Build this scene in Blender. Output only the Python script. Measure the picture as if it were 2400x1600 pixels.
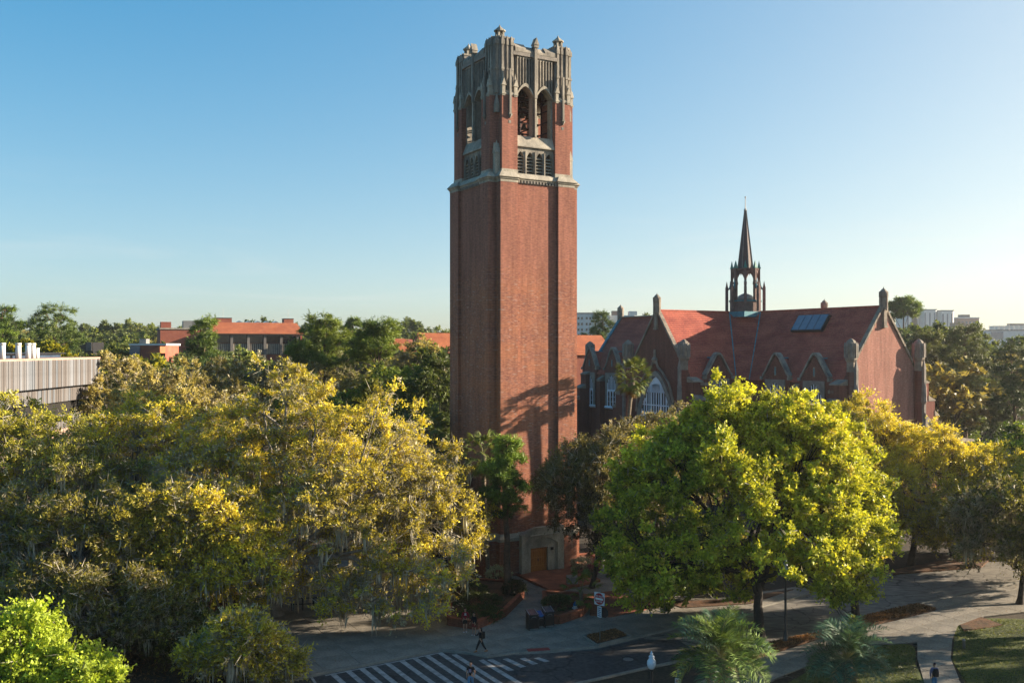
import bpy, math, random
import numpy as np
from mathutils import Vector, Matrix
for o in list(bpy.data.objects): bpy.data.objects.remove(o)
SC = bpy.context.scene
COL = SC.collection
R = math.radians

# ------------------------------------------------------------ camera
F = 2250.0; CX = 1200.0; HY = 815.0; HC = 20.1       # focal length in photo pixels, horizon row, eye height
cam = bpy.data.cameras.new("camera"); cam.sensor_width = 36.0; cam.lens = 36.0 * F / 2400.0
cam.shift_y = 15.0 / 2400.0; cam.clip_start = 0.5; cam.clip_end = 20000
camo = bpy.data.objects.new("camera", cam); COL.objects.link(camo)
camo.location = (0, 0, HC); camo.rotation_euler = (R(90), 0, 0)
SC.camera = camo

# ------------------------------------------------------------ sun and sky
SUN_AZ = 77.3      # degrees to the right of the view direction
SUN_EL = 16.0
sd = Vector((math.sin(R(SUN_AZ)) * math.cos(R(SUN_EL)), math.cos(R(SUN_AZ)) * math.cos(R(SUN_EL)), math.sin(R(SUN_EL))))
sl = bpy.data.lights.new("sun", 'SUN'); sl.energy = 5.0; sl.angle = R(0.53); sl.color = (1.0, 0.84, 0.64)
so = bpy.data.objects.new("sun", sl); COL.objects.link(so)
so.rotation_euler = sd.to_track_quat('Z', 'Y').to_euler(); so.location = (60, 20, 60)
W = bpy.data.worlds.new("World"); SC.world = W; W.use_nodes = True
wn = W.node_tree.nodes; wl = W.node_tree.links; wn.clear()
sky = wn.new("ShaderNodeTexSky"); sky.sky_type = 'NISHITA'; sky.sun_disc = False
sky.sun_elevation = R(SUN_EL); sky.sun_rotation = R(SUN_AZ)
sky.air_density = 0.6; sky.dust_density = 2.0; sky.ozone_density = 1.0
EXPO = 1.85; SKY = 0.12
# the sky's bright end is rolled off softly, as film does, before it lights the scene
def wvm(op, **k):
    n = wn.new("ShaderNodeVectorMath"); n.operation = op
    for a_, v_ in k.items(): n.inputs[{'v': 1, 's': 3}[a_]].default_value = v_
    return n
v1 = wvm('SCALE', s=0.3); v2 = wvm('ADD', v=(1, 1, 1)); v3 = wvm('DIVIDE'); v4 = wvm('SCALE', s=1.6)
hs = wn.new("ShaderNodeHueSaturation"); hs.inputs['Saturation'].default_value = 1.8
gm = wn.new("ShaderNodeGamma"); gm.inputs[1].default_value = 0.9
v5 = wvm('SCALE', s=1.04 / (SKY * 2 ** EXPO)); v6 = wvm('MULTIPLY', v=(.94, 1.0, .93))
bg = wn.new("ShaderNodeBackground"); bg.inputs[1].default_value = SKY
ow = wn.new("ShaderNodeOutputWorld")
wl.new(sky.outputs[0], v1.inputs[0]); wl.new(v1.outputs[0], v2.inputs[0]); wl.new(v1.outputs[0], v3.inputs[0]); wl.new(v2.outputs[0], v3.inputs[1])
wl.new(v3.outputs[0], v4.inputs[0]); wl.new(v4.outputs[0], hs.inputs['Color']); wl.new(hs.outputs[0], gm.inputs[0]); wl.new(gm.outputs[0], v5.inputs[0])
wl.new(v5.outputs[0], v6.inputs[0]); # faint high cirrus low in the sky
tcw = wn.new("ShaderNodeTexCoord"); mpw = wn.new("ShaderNodeMapping"); mpw.inputs['Scale'].default_value = (1.6, 1.6, 16.0); mpw.inputs['Rotation'].default_value = (.05, .06, 0)
nzw = wn.new("ShaderNodeTexNoise"); nzw.inputs['Scale'].default_value = 1.7; nzw.inputs['Detail'].default_value = 7.0; nzw.inputs['Roughness'].default_value = .6; nzw.inputs['Distortion'].default_value = .6
rw = wn.new("ShaderNodeMapRange"); rw.inputs[1].default_value = .50; rw.inputs[2].default_value = .80; rw.inputs[4].default_value = .34
mxw = wn.new("ShaderNodeMix"); mxw.data_type = 'RGBA'; cw_ = 1.0/(SKY*2**EXPO); mxw.inputs[7].default_value = (.95*cw_, .93*cw_, .88*cw_, 1)
wl.new(tcw.outputs['Generated'], mpw.inputs[0]); wl.new(mpw.outputs[0], nzw.inputs['Vector']); wl.new(nzw.outputs[0], rw.inputs[0]); sxw = wn.new("ShaderNodeSeparateXYZ"); wl.new(tcw.outputs['Generated'], sxw.inputs[0])
r2w = wn.new("ShaderNodeMapRange"); r2w.inputs[1].default_value = .05; r2w.inputs[2].default_value = .19; r2w.inputs[3].default_value = 1.0; r2w.inputs[4].default_value = 0.0; wl.new(sxw.outputs[2], r2w.inputs[0])
mlw = wn.new("ShaderNodeMath"); mlw.operation = 'MULTIPLY'; wl.new(rw.outputs[0], mlw.inputs[0]); wl.new(r2w.outputs[0], mlw.inputs[1]); wl.new(mlw.outputs[0], mxw.inputs[0])
wl.new(v6.outputs[0], mxw.inputs[6]); wl.new(mxw.outputs[2], bg.inputs[0]); wl.new(bg.outputs[0], ow.inputs[0])
SC.view_settings.view_transform = 'Standard'; SC.view_settings.look = 'None'
SC.view_settings.exposure = EXPO; SC.view_settings.gamma = 1.0; SC.view_settings.use_curve_mapping = False
SC.render.engine = 'CYCLES'
SC.cycles.max_bounces = 6; SC.cycles.transparent_max_bounces = 6; SC.cycles.volume_bounces = 0

# ------------------------------------------------------------ helpers
def gp(px, py, z=0.0):
    """point of the ground (height z) whose photo position was read off as px, py"""
    Y = (HC - z) * F / (py - HY)
    return ((px - CX) / F * Y, Y)
def at(px, py, Y):
    return ((px - CX) / F * Y, Y, HC - (py - HY) / F * Y)

def tag(o, label=None, cat=None, group=None, kind=None):
    if label: o["label"] = label
    if cat: o["category"] = cat
    if group: o["group"] = group
    if kind: o["kind"] = kind
    return o
def thing(name, label, cat, loc=(0, 0, 0), rz=0.0, group=None):
    o = bpy.data.objects.new(name, None); COL.objects.link(o)
    o.empty_display_size = 0.3
    o.location = loc; o.rotation_euler = (0, 0, rz)
    return tag(o, label, cat, group)
def copy_tree(o, parent=None):
    c = o.copy(); COL.objects.link(c)
    if parent is not None:
        c.parent = parent
    for ch in list(o.children): copy_tree(ch, c)
    return c
def newobj(name, me, parent=None):
    o = bpy.data.objects.new(name, me); COL.objects.link(o)
    if parent is not None: o.parent = parent
    return o

import bmesh
class MB:
    def __init__(s): s.v = []; s.f = []; s.T = None
    def add(s, vs, fs):
        b = len(s.v)
        if s.T is not None: vs = [tuple(s.T @ Vector(p)) for p in vs]
        s.v.extend(vs); s.f.extend([tuple(i + b for i in f) for f in fs]); return s
    def box(s, x0, x1, y0, y1, z0, z1):
        return s.add([(x0,y0,z0),(x1,y0,z0),(x1,y1,z0),(x0,y1,z0),(x0,y0,z1),(x1,y0,z1),(x1,y1,z1),(x0,y1,z1)],
              [(0,3,2,1),(4,5,6,7),(0,1,5,4),(1,2,6,5),(2,3,7,6),(3,0,4,7)])
    def prism(s, poly, ax, c0, c1):
        n = len(poly)
        def P(a, b, c):
            return (a, b, c) if ax == 'z' else ((a, c, b) if ax == 'y' else (c, a, b))
        vs = [P(a, b, c0) for a, b in poly] + [P(a, b, c1) for a, b in poly]
        fs = [tuple(range(n)), tuple(range(2*n-1, n-1, -1))] + [(i, (i+1) % n, n+(i+1) % n, n+i) for i in range(n)]
        return s.add(vs, fs)
    def fr(s, cx, cy, z0, z1, r0, r1, n=8, rot=None):
        """n-sided frustum (r1=0: pyramid)"""
        if rot is None: rot = math.pi / n
        vs = [(cx+r0*math.cos(rot+2*math.pi*i/n), cy+r0*math.sin(rot+2*math.pi*i/n), z0) for i in range(n)]
        if r1 > 1e-4:
            vs += [(cx+r1*math.cos(rot+2*math.pi*i/n), cy+r1*math.sin(rot+2*math.pi*i/n), z1) for i in range(n)]
            fs = [tuple(range(n-1, -1, -1)), tuple(range(n, 2*n))] + [(i, (i+1) % n, n+(i+1) % n, n+i) for i in range(n)]
        else:
            vs.append((cx, cy, z1)); fs = [tuple(range(n-1, -1, -1))] + [(i, (i+1) % n, n) for i in range(n)]
        return s.add(vs, fs)
    def lathe(s, cx, cy, prof, n=12, rot=0.0):
        vs = []; fs = []
        for r, z in prof:
            vs += [(cx+r*math.cos(rot+2*math.pi*i/n), cy+r*math.sin(rot+2*math.pi*i/n), z) for i in range(n)]
        for k in range(len(prof)-1):
            fs += [(k*n+i, k*n+(i+1) % n, (k+1)*n+(i+1) % n, (k+1)*n+i) for i in range(n)]
        fs += [tuple(range(n-1, -1, -1)), tuple(range((len(prof)-1)*n, len(prof)*n))]
        return s.add(vs, fs)
    def tube(s, pts, rad, n=6):
        pts = [Vector(p) for p in pts]; vs = []; fs = []
        for i, p in enumerate(pts):
            d = (pts[min(i+1, len(pts)-1)] - pts[max(i-1, 0)])
            if d.length < 1e-6: d = Vector((0, 0, 1))
            d.normalize()
            a = d.cross(Vector((0, 0, 1)) if abs(d.z) < .9 else Vector((1, 0, 0))).normalized(); b = d.cross(a)
            r = rad[i] if isinstance(rad, (list, tuple)) else rad
            for k in range(n):
                t = 2*math.pi*k/n; vs.append(tuple(p + a*(r*math.cos(t)) + b*(r*math.sin(t))))
        for i in range(len(pts)-1):
            fs += [(i*n+k, i*n+(k+1) % n, (i+1)*n+(k+1) % n, (i+1)*n+k) for k in range(n)]
        fs += [tuple(range(n-1, -1, -1)), tuple(range((len(pts)-1)*n, len(pts)*n))]
        return s.add(vs, fs)
    def loft(s, rings, cap=True):
        n = len(rings[0]); vs = [p for r in rings for p in r]; fs = []
        for k in range(len(rings)-1):
            fs += [(k*n+i, k*n+(i+1) % n, (k+1)*n+(i+1) % n, (k+1)*n+i) for i in range(n)]
        if cap: fs += [tuple(range(n-1, -1, -1)), tuple(range((len(rings)-1)*n, len(rings)*n))]
        return s.add(vs, fs)
    def mesh(s, name, m, smooth=False):
        me = bpy.data.meshes.new(name); me.from_pydata(s.v, [], s.f)
        bm = bmesh.new(); bm.from_mesh(me); bmesh.ops.recalc_face_normals(bm, faces=bm.faces); bm.to_mesh(me); bm.free()
        me.materials.append(m)
        if smooth: me.shade_smooth()
        return me
    def build(s, name, m, parent=None, smooth=False):
        return newobj(name, s.mesh(name, m, smooth), parent)

# ------------------------------------------------------------ materials
def nodes(name):
    m = bpy.data.materials.new(name); m.use_nodes = True
    nt = m.node_tree; b = nt.nodes["Principled BSDF"]; return m, nt, b
def N(nt, t, **k):
    n = nt.nodes.new(t)
    for a, v in k.items():
        if a.startswith('i_'): n.inputs[a[2:].replace('_', ' ')].default_value = v
        else: setattr(n, a, v)
    return n
ALB = .77      # every surface colour is written for a slightly lower exposure
def c4(c): return (c[0]*ALB, c[1]*ALB, c[2]*ALB, 1.0)
def pm(name, c0, c1=None, scale=1.0, rough=.8, bump=.0, fine=0.25, metal=0.0, spec=0.3, streak=None, bscale=None, crack=0.0):
    """two-tone noise surface with finer grain on top"""
    m, nt, b = nodes(name); c1 = c1 or tuple(x*.7 for x in c0); L = nt.links.new
    tc = N(nt, "ShaderNodeTexCoord"); mp = N(nt, "ShaderNodeMapping")
    if streak: mp.inputs['Scale'].default_value = streak
    L(tc.outputs['Object'], mp.inputs[0])
    n1 = N(nt, "ShaderNodeTexNoise", i_Scale=scale, i_Detail=5.0, i_Roughness=.6); L(mp.outputs[0], n1.inputs['Vector'])
    cr = N(nt, "ShaderNodeValToRGB"); cr.color_ramp.elements[0].position = .35; cr.color_ramp.elements[1].position = .65
    cr.color_ramp.elements[0].color = c4(c1); cr.color_ramp.elements[1].color = c4(c0); L(n1.outputs[0], cr.inputs[0])
    n2 = N(nt, "ShaderNodeTexNoise", i_Scale=scale*14, i_Detail=3.0); L(mp.outputs[0], n2.inputs['Vector'])
    mr = N(nt, "ShaderNodeMapRange"); mr.inputs[1].default_value = .3; mr.inputs[2].default_value = .7
    mr.inputs[3].default_value = 1-fine; mr.inputs[4].default_value = 1+fine; L(n2.outputs[0], mr.inputs[0])
    mx = N(nt, "ShaderNodeVectorMath", operation='SCALE'); L(cr.outputs[0], mx.inputs[0]); L(mr.outputs[0], mx.inputs['Scale'])
    last = mx.outputs[0]
    if crack:      # wandering cracks and filled joints, darker than the surface
        nd = N(nt, "ShaderNodeTexNoise", i_Scale=.6, i_Detail=4.0); L(tc.outputs['Object'], nd.inputs['Vector'])
        av = N(nt, "ShaderNodeVectorMath", operation='MULTIPLY_ADD'); L(nd.outputs['Color'], av.inputs[0]); av.inputs[1].default_value = (2.2, 2.2, 0); L(tc.outputs['Object'], av.inputs[2])
        vo = N(nt, "ShaderNodeTexVoronoi", feature='DISTANCE_TO_EDGE', i_Scale=crack); L(av.outputs[0], vo.inputs['Vector'])
        rc = N(nt, "ShaderNodeMapRange"); rc.inputs[1].default_value = .004; rc.inputs[2].default_value = .02; rc.inputs[3].default_value = .45; rc.inputs[4].default_value = 1.0; L(vo.outputs['Distance'], rc.inputs[0])
        ns_ = N(nt, "ShaderNodeTexNoise", i_Scale=.9, i_Detail=5.0, i_Roughness=.7); L(tc.outputs['Object'], ns_.inputs['Vector'])
        rs = N(nt, "ShaderNodeMapRange"); rs.inputs[1].default_value = .56; rs.inputs[2].default_value = .70; rs.inputs[3].default_value = 1.0; rs.inputs[4].default_value = .66; L(ns_.outputs[0], rs.inputs[0])
        ml = N(nt, "ShaderNodeMath", operation='MULTIPLY'); L(rc.outputs[0], ml.inputs[0]); L(rs.outputs[0], ml.inputs[1])
        sv = N(nt, "ShaderNodeVectorMath", operation='SCALE'); L(last, sv.inputs[0]); L(ml.outputs[0], sv.inputs['Scale']); last = sv.outputs[0]
    L(last, b.inputs['Base Color'])
    b.inputs['Roughness'].default_value = rough; b.inputs['Metallic'].default_value = metal
    b.inputs['Specular IOR Level'].default_value = spec
    if bump:
        bp = N(nt, "ShaderNodeBump", i_Strength=bump, i_Distance=.05)
        if bscale:
            n3 = N(nt, "ShaderNodeTexNoise", i_Scale=bscale, i_Detail=4.0); L(tc.outputs['Object'], n3.inputs['Vector']); L(n3.outputs[0], bp.inputs['Height'])
        else: L(n2.outputs[0], bp.inputs['Height'])
        L(bp.outputs[0], b.inputs['Normal'])
    return m
def brick_mat(name, a, c, d, mortar, pale, patch=.5, palef=.5, zone=None):
    m, nt, b = nodes(name); L = nt.links.new
    tc = N(nt, "ShaderNodeTexCoord"); sx = N(nt, "ShaderNodeSeparateXYZ"); L(tc.outputs['Object'], sx.inputs[0])
    ad = N(nt, "ShaderNodeMath", operation='ADD'); L(sx.outputs[0], ad.inputs[0]); L(sx.outputs[1], ad.inputs[1])
    cb = N(nt, "ShaderNodeCombineXYZ"); L(ad.outputs[0], cb.inputs[0]); L(sx.outputs[2], cb.inputs[1])
    bt = N(nt, "ShaderNodeTexBrick", i_Scale=1.0); bt.inputs['Brick Width'].default_value = .215; bt.inputs['Row Height'].default_value = .076
    bt.inputs['Mortar Size'].default_value = .008; bt.inputs['Mortar Smooth'].default_value = .2; bt.inputs['Bias'].default_value = 0.0
    bt.inputs['Color1'].default_value = c4(a); bt.inputs['Color2'].default_value = c4(c); bt.inputs['Mortar'].default_value = c4(mortar)
    L(cb.outputs[0], bt.inputs['Vector'])
    n1 = N(nt, "ShaderNodeTexNoise", i_Scale=.35, i_Detail=5.0, i_Roughness=.65); mp = N(nt, "ShaderNodeMapping"); mp.inputs['Scale'].default_value = (1, 1, 2.0)
    L(tc.outputs['Object'], mp.inputs[0]); L(mp.outputs[0], n1.inputs['Vector'])
    r1 = N(nt, "ShaderNodeMapRange"); r1.inputs[1].default_value = .42; r1.inputs[2].default_value = .62; r1.inputs[4].default_value = patch; L(n1.outputs[0], r1.inputs[0])
    m1 = N(nt, "ShaderNodeMix", data_type='RGBA'); L(r1.outputs[0], m1.inputs[0]); L(bt.outputs[0], m1.inputs[6]); m1.inputs[7].default_value = c4(d)
    # scattered pale and grey groups of bricks in short horizontal runs
    mp2 = N(nt, "ShaderNodeMapping"); mp2.inputs['Scale'].default_value = (1.6, 8.0, 1); L(cb.outputs[0], mp2.inputs[0])
    n2 = N(nt, "ShaderNodeTexNoise", i_Scale=1.0, i_Detail=2.0); L(mp2.outputs[0], n2.inputs['Vector'])
    r2 = N(nt, "ShaderNodeMapRange"); r2.inputs[1].default_value = .60; r2.inputs[2].default_value = .68; r2.inputs[4].default_value = palef; L(n2.outputs[0], r2.inputs[0])
    m2 = N(nt, "ShaderNodeMix", data_type='RGBA'); L(r2.outputs[0], m2.inputs[0]); L(m1.outputs[2], m2.inputs[6]); m2.inputs[7].default_value = c4(pale)
    last = m2.outputs[2]
    if zone:      # another firing of brick above this height
        rz_ = N(nt, "ShaderNodeMapRange"); rz_.inputs[1].default_value = zone[0]-1.2; rz_.inputs[2].default_value = zone[0]+2.2; L(sx.outputs[2], rz_.inputs[0])
        hv = N(nt, "ShaderNodeMix", data_type='RGBA'); hv.inputs[0].default_value = .4; L(bt.outputs[0], hv.inputs[6]); hv.inputs[7].default_value = c4(zone[1])
        m3 = N(nt, "ShaderNodeMix", data_type='RGBA'); L(rz_.outputs[0], m3.inputs[0]); L(last, m3.inputs[6]); L(hv.outputs[2], m3.inputs[7]); last = m3.outputs[2]
    mp4 = N(nt, "ShaderNodeMapping"); mp4.inputs['Scale'].default_value = (1.3, 1.3, .10); L(tc.outputs['Object'], mp4.inputs[0])
    n4 = N(nt, "ShaderNodeTexNoise", i_Scale=1.6, i_Detail=6.0, i_Roughness=.7); L(mp4.outputs[0], n4.inputs['Vector'])
    r4 = N(nt, "ShaderNodeMapRange"); r4.inputs[1].default_value = .35; r4.inputs[2].default_value = .62; r4.inputs[3].default_value = .74; r4.inputs[4].default_value = 1.08; L(n4.outputs[0], r4.inputs[0])
    n5 = N(nt, "ShaderNodeTexNoise", i_Scale=6.0, i_Detail=3.0); mp5 = N(nt, "ShaderNodeMapping"); mp5.inputs['Scale'].default_value = (.5, 2.0, 1); L(cb.outputs[0], mp5.inputs[0]); L(mp5.outputs[0], n5.inputs['Vector'])
    r5 = N(nt, "ShaderNodeMapRange"); r5.inputs[1].default_value = .3; r5.inputs[2].default_value = .7; r5.inputs[3].default_value = .78; r5.inputs[4].default_value = 1.22; L(n5.outputs[0], r5.inputs[0])
    q4 = N(nt, "ShaderNodeMath", operation='MULTIPLY'); L(r4.outputs[0], q4.inputs[0]); L(r5.outputs[0], q4.inputs[1])
    vs = N(nt, "ShaderNodeVectorMath", operation='SCALE'); L(last, vs.inputs[0]); L(q4.outputs[0], vs.inputs['Scale']); last = vs.outputs[0]
    L(last, b.inputs['Base Color']); b.inputs['Roughness'].default_value = .9; b.inputs['Specular IOR Level'].default_value = .15
    bp = N(nt, "ShaderNodeBump", i_Strength=.5, i_Distance=.01); bp.invert = True; L(bt.outputs['Fac'], bp.inputs['Height']); L(bp.outputs[0], b.inputs['Normal'])
    return m

M = {}
M['brick'] = brick_mat('tower_brick', (.43,.17,.10), (.25,.085,.06), (.46,.185,.095), (.30,.23,.19), (.46,.38,.33), .5, .5, (26.0, (.38,.165,.125)))
M['brick_sunlit'] = brick_mat('sunlit_gable_brick', (.42,.19,.14), (.33,.13,.10), (.42,.2,.15), (.36,.28,.24), (.5,.36,.3), .5, .4)  # paler than the hall's other brick, with sun and haze mixed into the colour
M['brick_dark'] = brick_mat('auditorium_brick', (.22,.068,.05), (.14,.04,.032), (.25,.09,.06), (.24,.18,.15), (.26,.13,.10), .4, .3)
M['brick_far'] = pm('far_brick', (.38,.13,.08), (.3,.09,.06), .5, .9)
M['stone'] = pm('limestone', (.40,.355,.29), (.16,.145,.125), .9, .85, .3, .22, streak=(1.6,1.6,.35))
M['stone_light'] = pm('pale_limestone', (.50,.45,.36), (.26,.235,.195), .9, .85, .25, .2, streak=(1.3,1.3,.6))
M['stone_grey'] = pm('weathered_stone', (.33,.29,.25), (.2,.18,.16), 1.2, .9, .3, .2)
M['roof_tile'] = pm('clay_roof_tile', (.50,.13,.08), (.31,.065,.047), .35, .75, .2, .35, streak=(1,1,2))
M['roof_orange'] = pm('orange_roof_tile', (.52,.17,.07), (.38,.11,.05), .4, .8, .2, .2)
M['copper'] = pm('green_copper', (.07,.30,.36), (.04,.17,.22), 1.5, .6, .1, .25)
M['copper_tip'] = pm('verdigris', (.10,.30,.24), (.06,.18,.15), 2.0, .6)
M['fleche'] = pm('fleche_stone', (.22,.14,.12), (.13,.085,.08), 1.5, .85, .2)
M['white_trac'] = pm('white_tracery', (.92,.95,1.0), (.78,.82,.92), 1.5, .6, 0, .06)
M['glass_dark'] = pm('dark_glass', (.012,.014,.02), (.006,.008,.012), 3, .08, 0, .1, spec=.6)
M['glass_blue'] = pm('skylight_glass', (.16,.20,.26), (.13,.17,.22), 2, .12, 0, .05, spec=.8)
M['dark'] = pm('dark_interior', (.02,.018,.016), None, 1, .9)
M['steel_red'] = pm('red_oxide_steel', (.09,.03,.025), None, 2, .6)
M['bronze'] = pm('bell_bronze', (.20,.13,.07), (.10,.07,.04), 5, .35, 0, .3, metal=.8)
M['door'] = pm('oak_door', (.52,.20,.04), (.36,.12,.025), 3, .5, .2, .3, streak=(6,6,.6))  # brightened in place of sunlight on the doorway
M['metal_black'] = pm('black_paint', (.012,.012,.014), (.02,.02,.022), 5, .4, 0, .2, spec=.5)
M['metal_grey'] = pm('galvanised', (.35,.35,.34), (.25,.25,.25), 5, .5, 0, .1, metal=.6)
M['asphalt'] = pm('asphalt', (.25,.225,.19), (.15,.138,.12), .22, .9, .3, .35, bscale=40, streak=(.35, 1.0, 1), crack=.28)
M['concrete'] = pm('concrete_slab', (.29,.26,.215), (.17,.155,.13), .45, .9, .2, .2)
M['concrete_kerb'] = pm('kerb_concrete', (.30,.28,.24), (.20,.19,.17), 1.2, .9, .2, .2)
M['mulch'] = pm('pine_straw', (.17,.08,.038), (.06,.035,.02), 1.0, 1.0, .8, .5)
M['soil'] = pm('leaf_litter', (.060,.042,.026), (.032,.026,.016), .3, 1.0, .8, .5)
M['grass'] = pm('lawn', (.09,.11,.02), (.045,.06,.014), .35, 1.0, .6, .45)
M['paver'] = brick_mat('brick_paver', (.26,.085,.05), (.17,.05,.03), (.28,.10,.055), (.16,.12,.10), (.30,.17,.12), .5, .3)
M['ramp'] = pm('red_brick_paving', (.34,.11,.055), (.20,.06,.032), 1.2, .85, .4, .3)
M['paint'] = pm('road_paint', (.46,.45,.43), (.24,.235,.23), 2.2, .8, 0, .35)
M['white'] = pm('white_paint', (.78,.77,.74), (.68,.67,.65), 1.0, .6, 0, .05)
M['panel'] = pm('weathered_concrete_panel', (.22,.20,.185), (.15,.135,.125), .25, .9, .3, .15, streak=(1,1,.3))
M['panel_pink'] = pm('pink_concrete', (.45,.30,.24), (.38,.25,.2), .5, .9)
M['bark'] = pm('grey_bark', (.36,.325,.28), (.20,.175,.145), 2.5, .95, .5, .35)
M['bark_dark'] = pm('dark_bark', (.055,.045,.038), (.03,.025,.02), 2.5, .95, .5, .35)
M['bark_pine'] = pm('pine_bark', (.17,.11,.075), (.08,.05,.035), 2.5, .95, .5, .35)
M['bark_palm'] = pm('palm_bark', (.24,.19,.14), (.13,.10,.075), 3, .95, .6, .3, streak=(1,1,5))
# ============================================================ GROUND AND STREET SURFACES
def poly_sheet(name, pts, z, m, th=0.0, kind='structure', parent=None):
    b = MB()
    if th > 0: b.prism(pts, 'z', z - th, z)
    else: b.add([(x, y, z) for x, y in pts], [tuple(range(len(pts)))])
    o = b.build(name, m, parent)
    if kind and parent is None: o["kind"] = kind
    return o
def clip_poly(poly, ax, val, keep_less):
    out = []
    for i in range(len(poly)):
        p, q = poly[i], poly[(i+1) % len(poly)]
        ip = (p[ax] <= val) == keep_less; iq = (q[ax] <= val) == keep_less
        if ip: out.append(p)
        if ip != iq:
            t = (val - p[ax]) / (q[ax] - p[ax]); out.append((p[0]+(q[0]-p[0])*t, p[1]+(q[1]-p[1])*t))
    return out
UA = R(29.5)
def to_uv(p, a=UA): return (p[0]*math.cos(a)+p[1]*math.sin(a), -p[0]*math.sin(a)+p[1]*math.cos(a))
def from_uv(p, a=UA): return (p[0]*math.cos(a)-p[1]*math.sin(a), p[0]*math.sin(a)+p[1]*math.cos(a))
def slabs(parent, pts, size, z, m, ang=UA, gap=.035, th=.06, name='slab'):
    """concrete flags: the polygon cut into squares, each its own piece with an open joint"""
    q = [to_uv(p, ang) for p in pts]; us = [p[0] for p in q]; vs = [p[1] for p in q]; cnt = 0
    sh = {}
    for i in range(math.floor(min(us)/size), math.ceil(max(us)/size)):
        for j in range(math.floor(min(vs)/size), math.ceil(max(vs)/size)):
            c = q
            for ax, v, less in ((0, i*size+gap/2, False), (0, (i+1)*size-gap/2, True), (1, j*size+gap/2, False), (1, (j+1)*size-gap/2, True)):
                c = clip_poly(c, ax, v, less)
                if len(c) < 3: break
            if len(c) < 3: continue
            area = abs(sum(c[k][0]*c[(k+1) % len(c)][1]-c[(k+1) % len(c)][0]*c[k][1] for k in range(len(c))))/2
            if area < .05: continue
            cu, cv = (i+.5)*size, (j+.5)*size; w = from_uv((cu, cv), ang)
            dz = random.uniform(-.006, .006)
            full = area > (size-gap)**2*.999
            if full and 'f' in sh: o = newobj(name, sh['f'], parent)
            else:
                b = MB(); b.prism([(x-cu, y-cv) for x, y in c], 'z', -th, 0); me = b.mesh(name, m)
                if full: sh['f'] = me
                o = newobj(name, me, parent)
            o.location = (w[0], w[1], z+dz); o.rotation_euler = (0, 0, ang); cnt += 1
    return cnt
random.seed(3)
g = MB(); g.add([(-6000,-200,0),(6000,-200,0),(6000,9000,0),(-6000,9000,0)], [(0,1,2,3)])
gr = g.build('ground', M['soil']); gr["kind"] = 'structure'

# road: far kerb and near kerb lines
farK = [gp(560,1625), gp(759,1580), gp(900,1552), gp(1032,1526), gp(1090,1531), gp(1142,1542), gp(1216,1532), gp(1280,1529), gp(1400,1518), gp(1560,1480), gp(1740,1435), gp(1900,1394), gp(2093,1349)]
farK += [(52.0, 97.0), (75.0, 112.0)]
nearK = [(82.0, 106.0), (56.0, 90.0), gp(2149,1417), gp(2050,1440), gp(1861,1495), gp(1802,1507), (8.5, 60.3), (0.0, 55.0), (-8.0, 48.0), (-30.0, 40.0)]
road = poly_sheet('road', farK + nearK, .012, M['asphalt'])
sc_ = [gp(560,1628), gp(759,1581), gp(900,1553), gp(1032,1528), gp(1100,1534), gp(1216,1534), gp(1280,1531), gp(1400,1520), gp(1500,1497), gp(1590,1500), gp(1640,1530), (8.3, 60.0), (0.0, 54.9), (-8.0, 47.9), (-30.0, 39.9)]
M['asphalt_shade'] = pm('shaded_asphalt', (.075,.072,.070), (.045,.044,.045), .25, .9, .3, .4, bscale=40, crack=.22)
poly_sheet('road_shade_patch', sc_, .0135+.004, M['asphalt_shade'])  # darker asphalt sheet paints the tree shade onto the near road
b_ = MB(); b_.fr(0, 0, 0, .006, .34, .34, 20); o = b_.build('manhole_cover', M['metal_grey']); o['kind'] = 'structure'; o.location = (7.5, 62.0, .0185)
# the open road further right has its sunlit tone in the colour; kerbs are real steps
def kerb(name, line, z0, z1, w, side=1):
    b = MB(); n = len(line); ring = []
    for i, p in enumerate(line):
        a = Vector(line[max(i-1, 0)]); c = Vector(line[min(i+1, n-1)]); d = (c-a).normalized(); nn = Vector((-d.y, d.x))*side*w
        ring.append([(p[0], p[1], z0), (p[0], p[1], z1), (p[0]+nn.x, p[1]+nn.y, z1), (p[0]+nn.x, p[1]+nn.y, z0)])
    b.loft(ring); o = b.build(name, M['concrete_kerb']); o["kind"] = 'structure'; return o
kerb('kerb', farK[:-2], 0, .135, .16, 1)
kerb('kerb', nearK[1:-2], 0, .135, .16, 1)
# far pavement (slabs) between kerb and tower
SW = .125
plaza = [gp(585,1610), gp(759,1577), gp(900,1549), gp(1032,1523), gp(1090,1528), gp(1142,1539), gp(1216,1529), gp(1280,1526), gp(1400,1515), gp(1560,1477), gp(1740,1432), gp(1900,1391), gp(2093,1346),
         gp(2060,1336), gp(1860,1378), gp(1700,1402), gp(1600,1405), gp(1560,1372), gp(1480,1345), gp(1440,1300), gp(1452,1262), gp(1420,1262), gp(1408,1300), gp(1412,1330), gp(1380,1340), gp(1200,1352), gp(1180,1372), gp(1010,1360), gp(960,1310), gp(620,1300), gp(540,1420)]
pv = MB(); pv.add([(x, y, .05) for x, y in plaza], [tuple(range(len(plaza)))]); pvo = pv.build('pavement', M['concrete_kerb']); pvo["kind"] = 'structure'
ns = slabs(pvo, plaza, 2.4, SW, M['concrete'])
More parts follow.
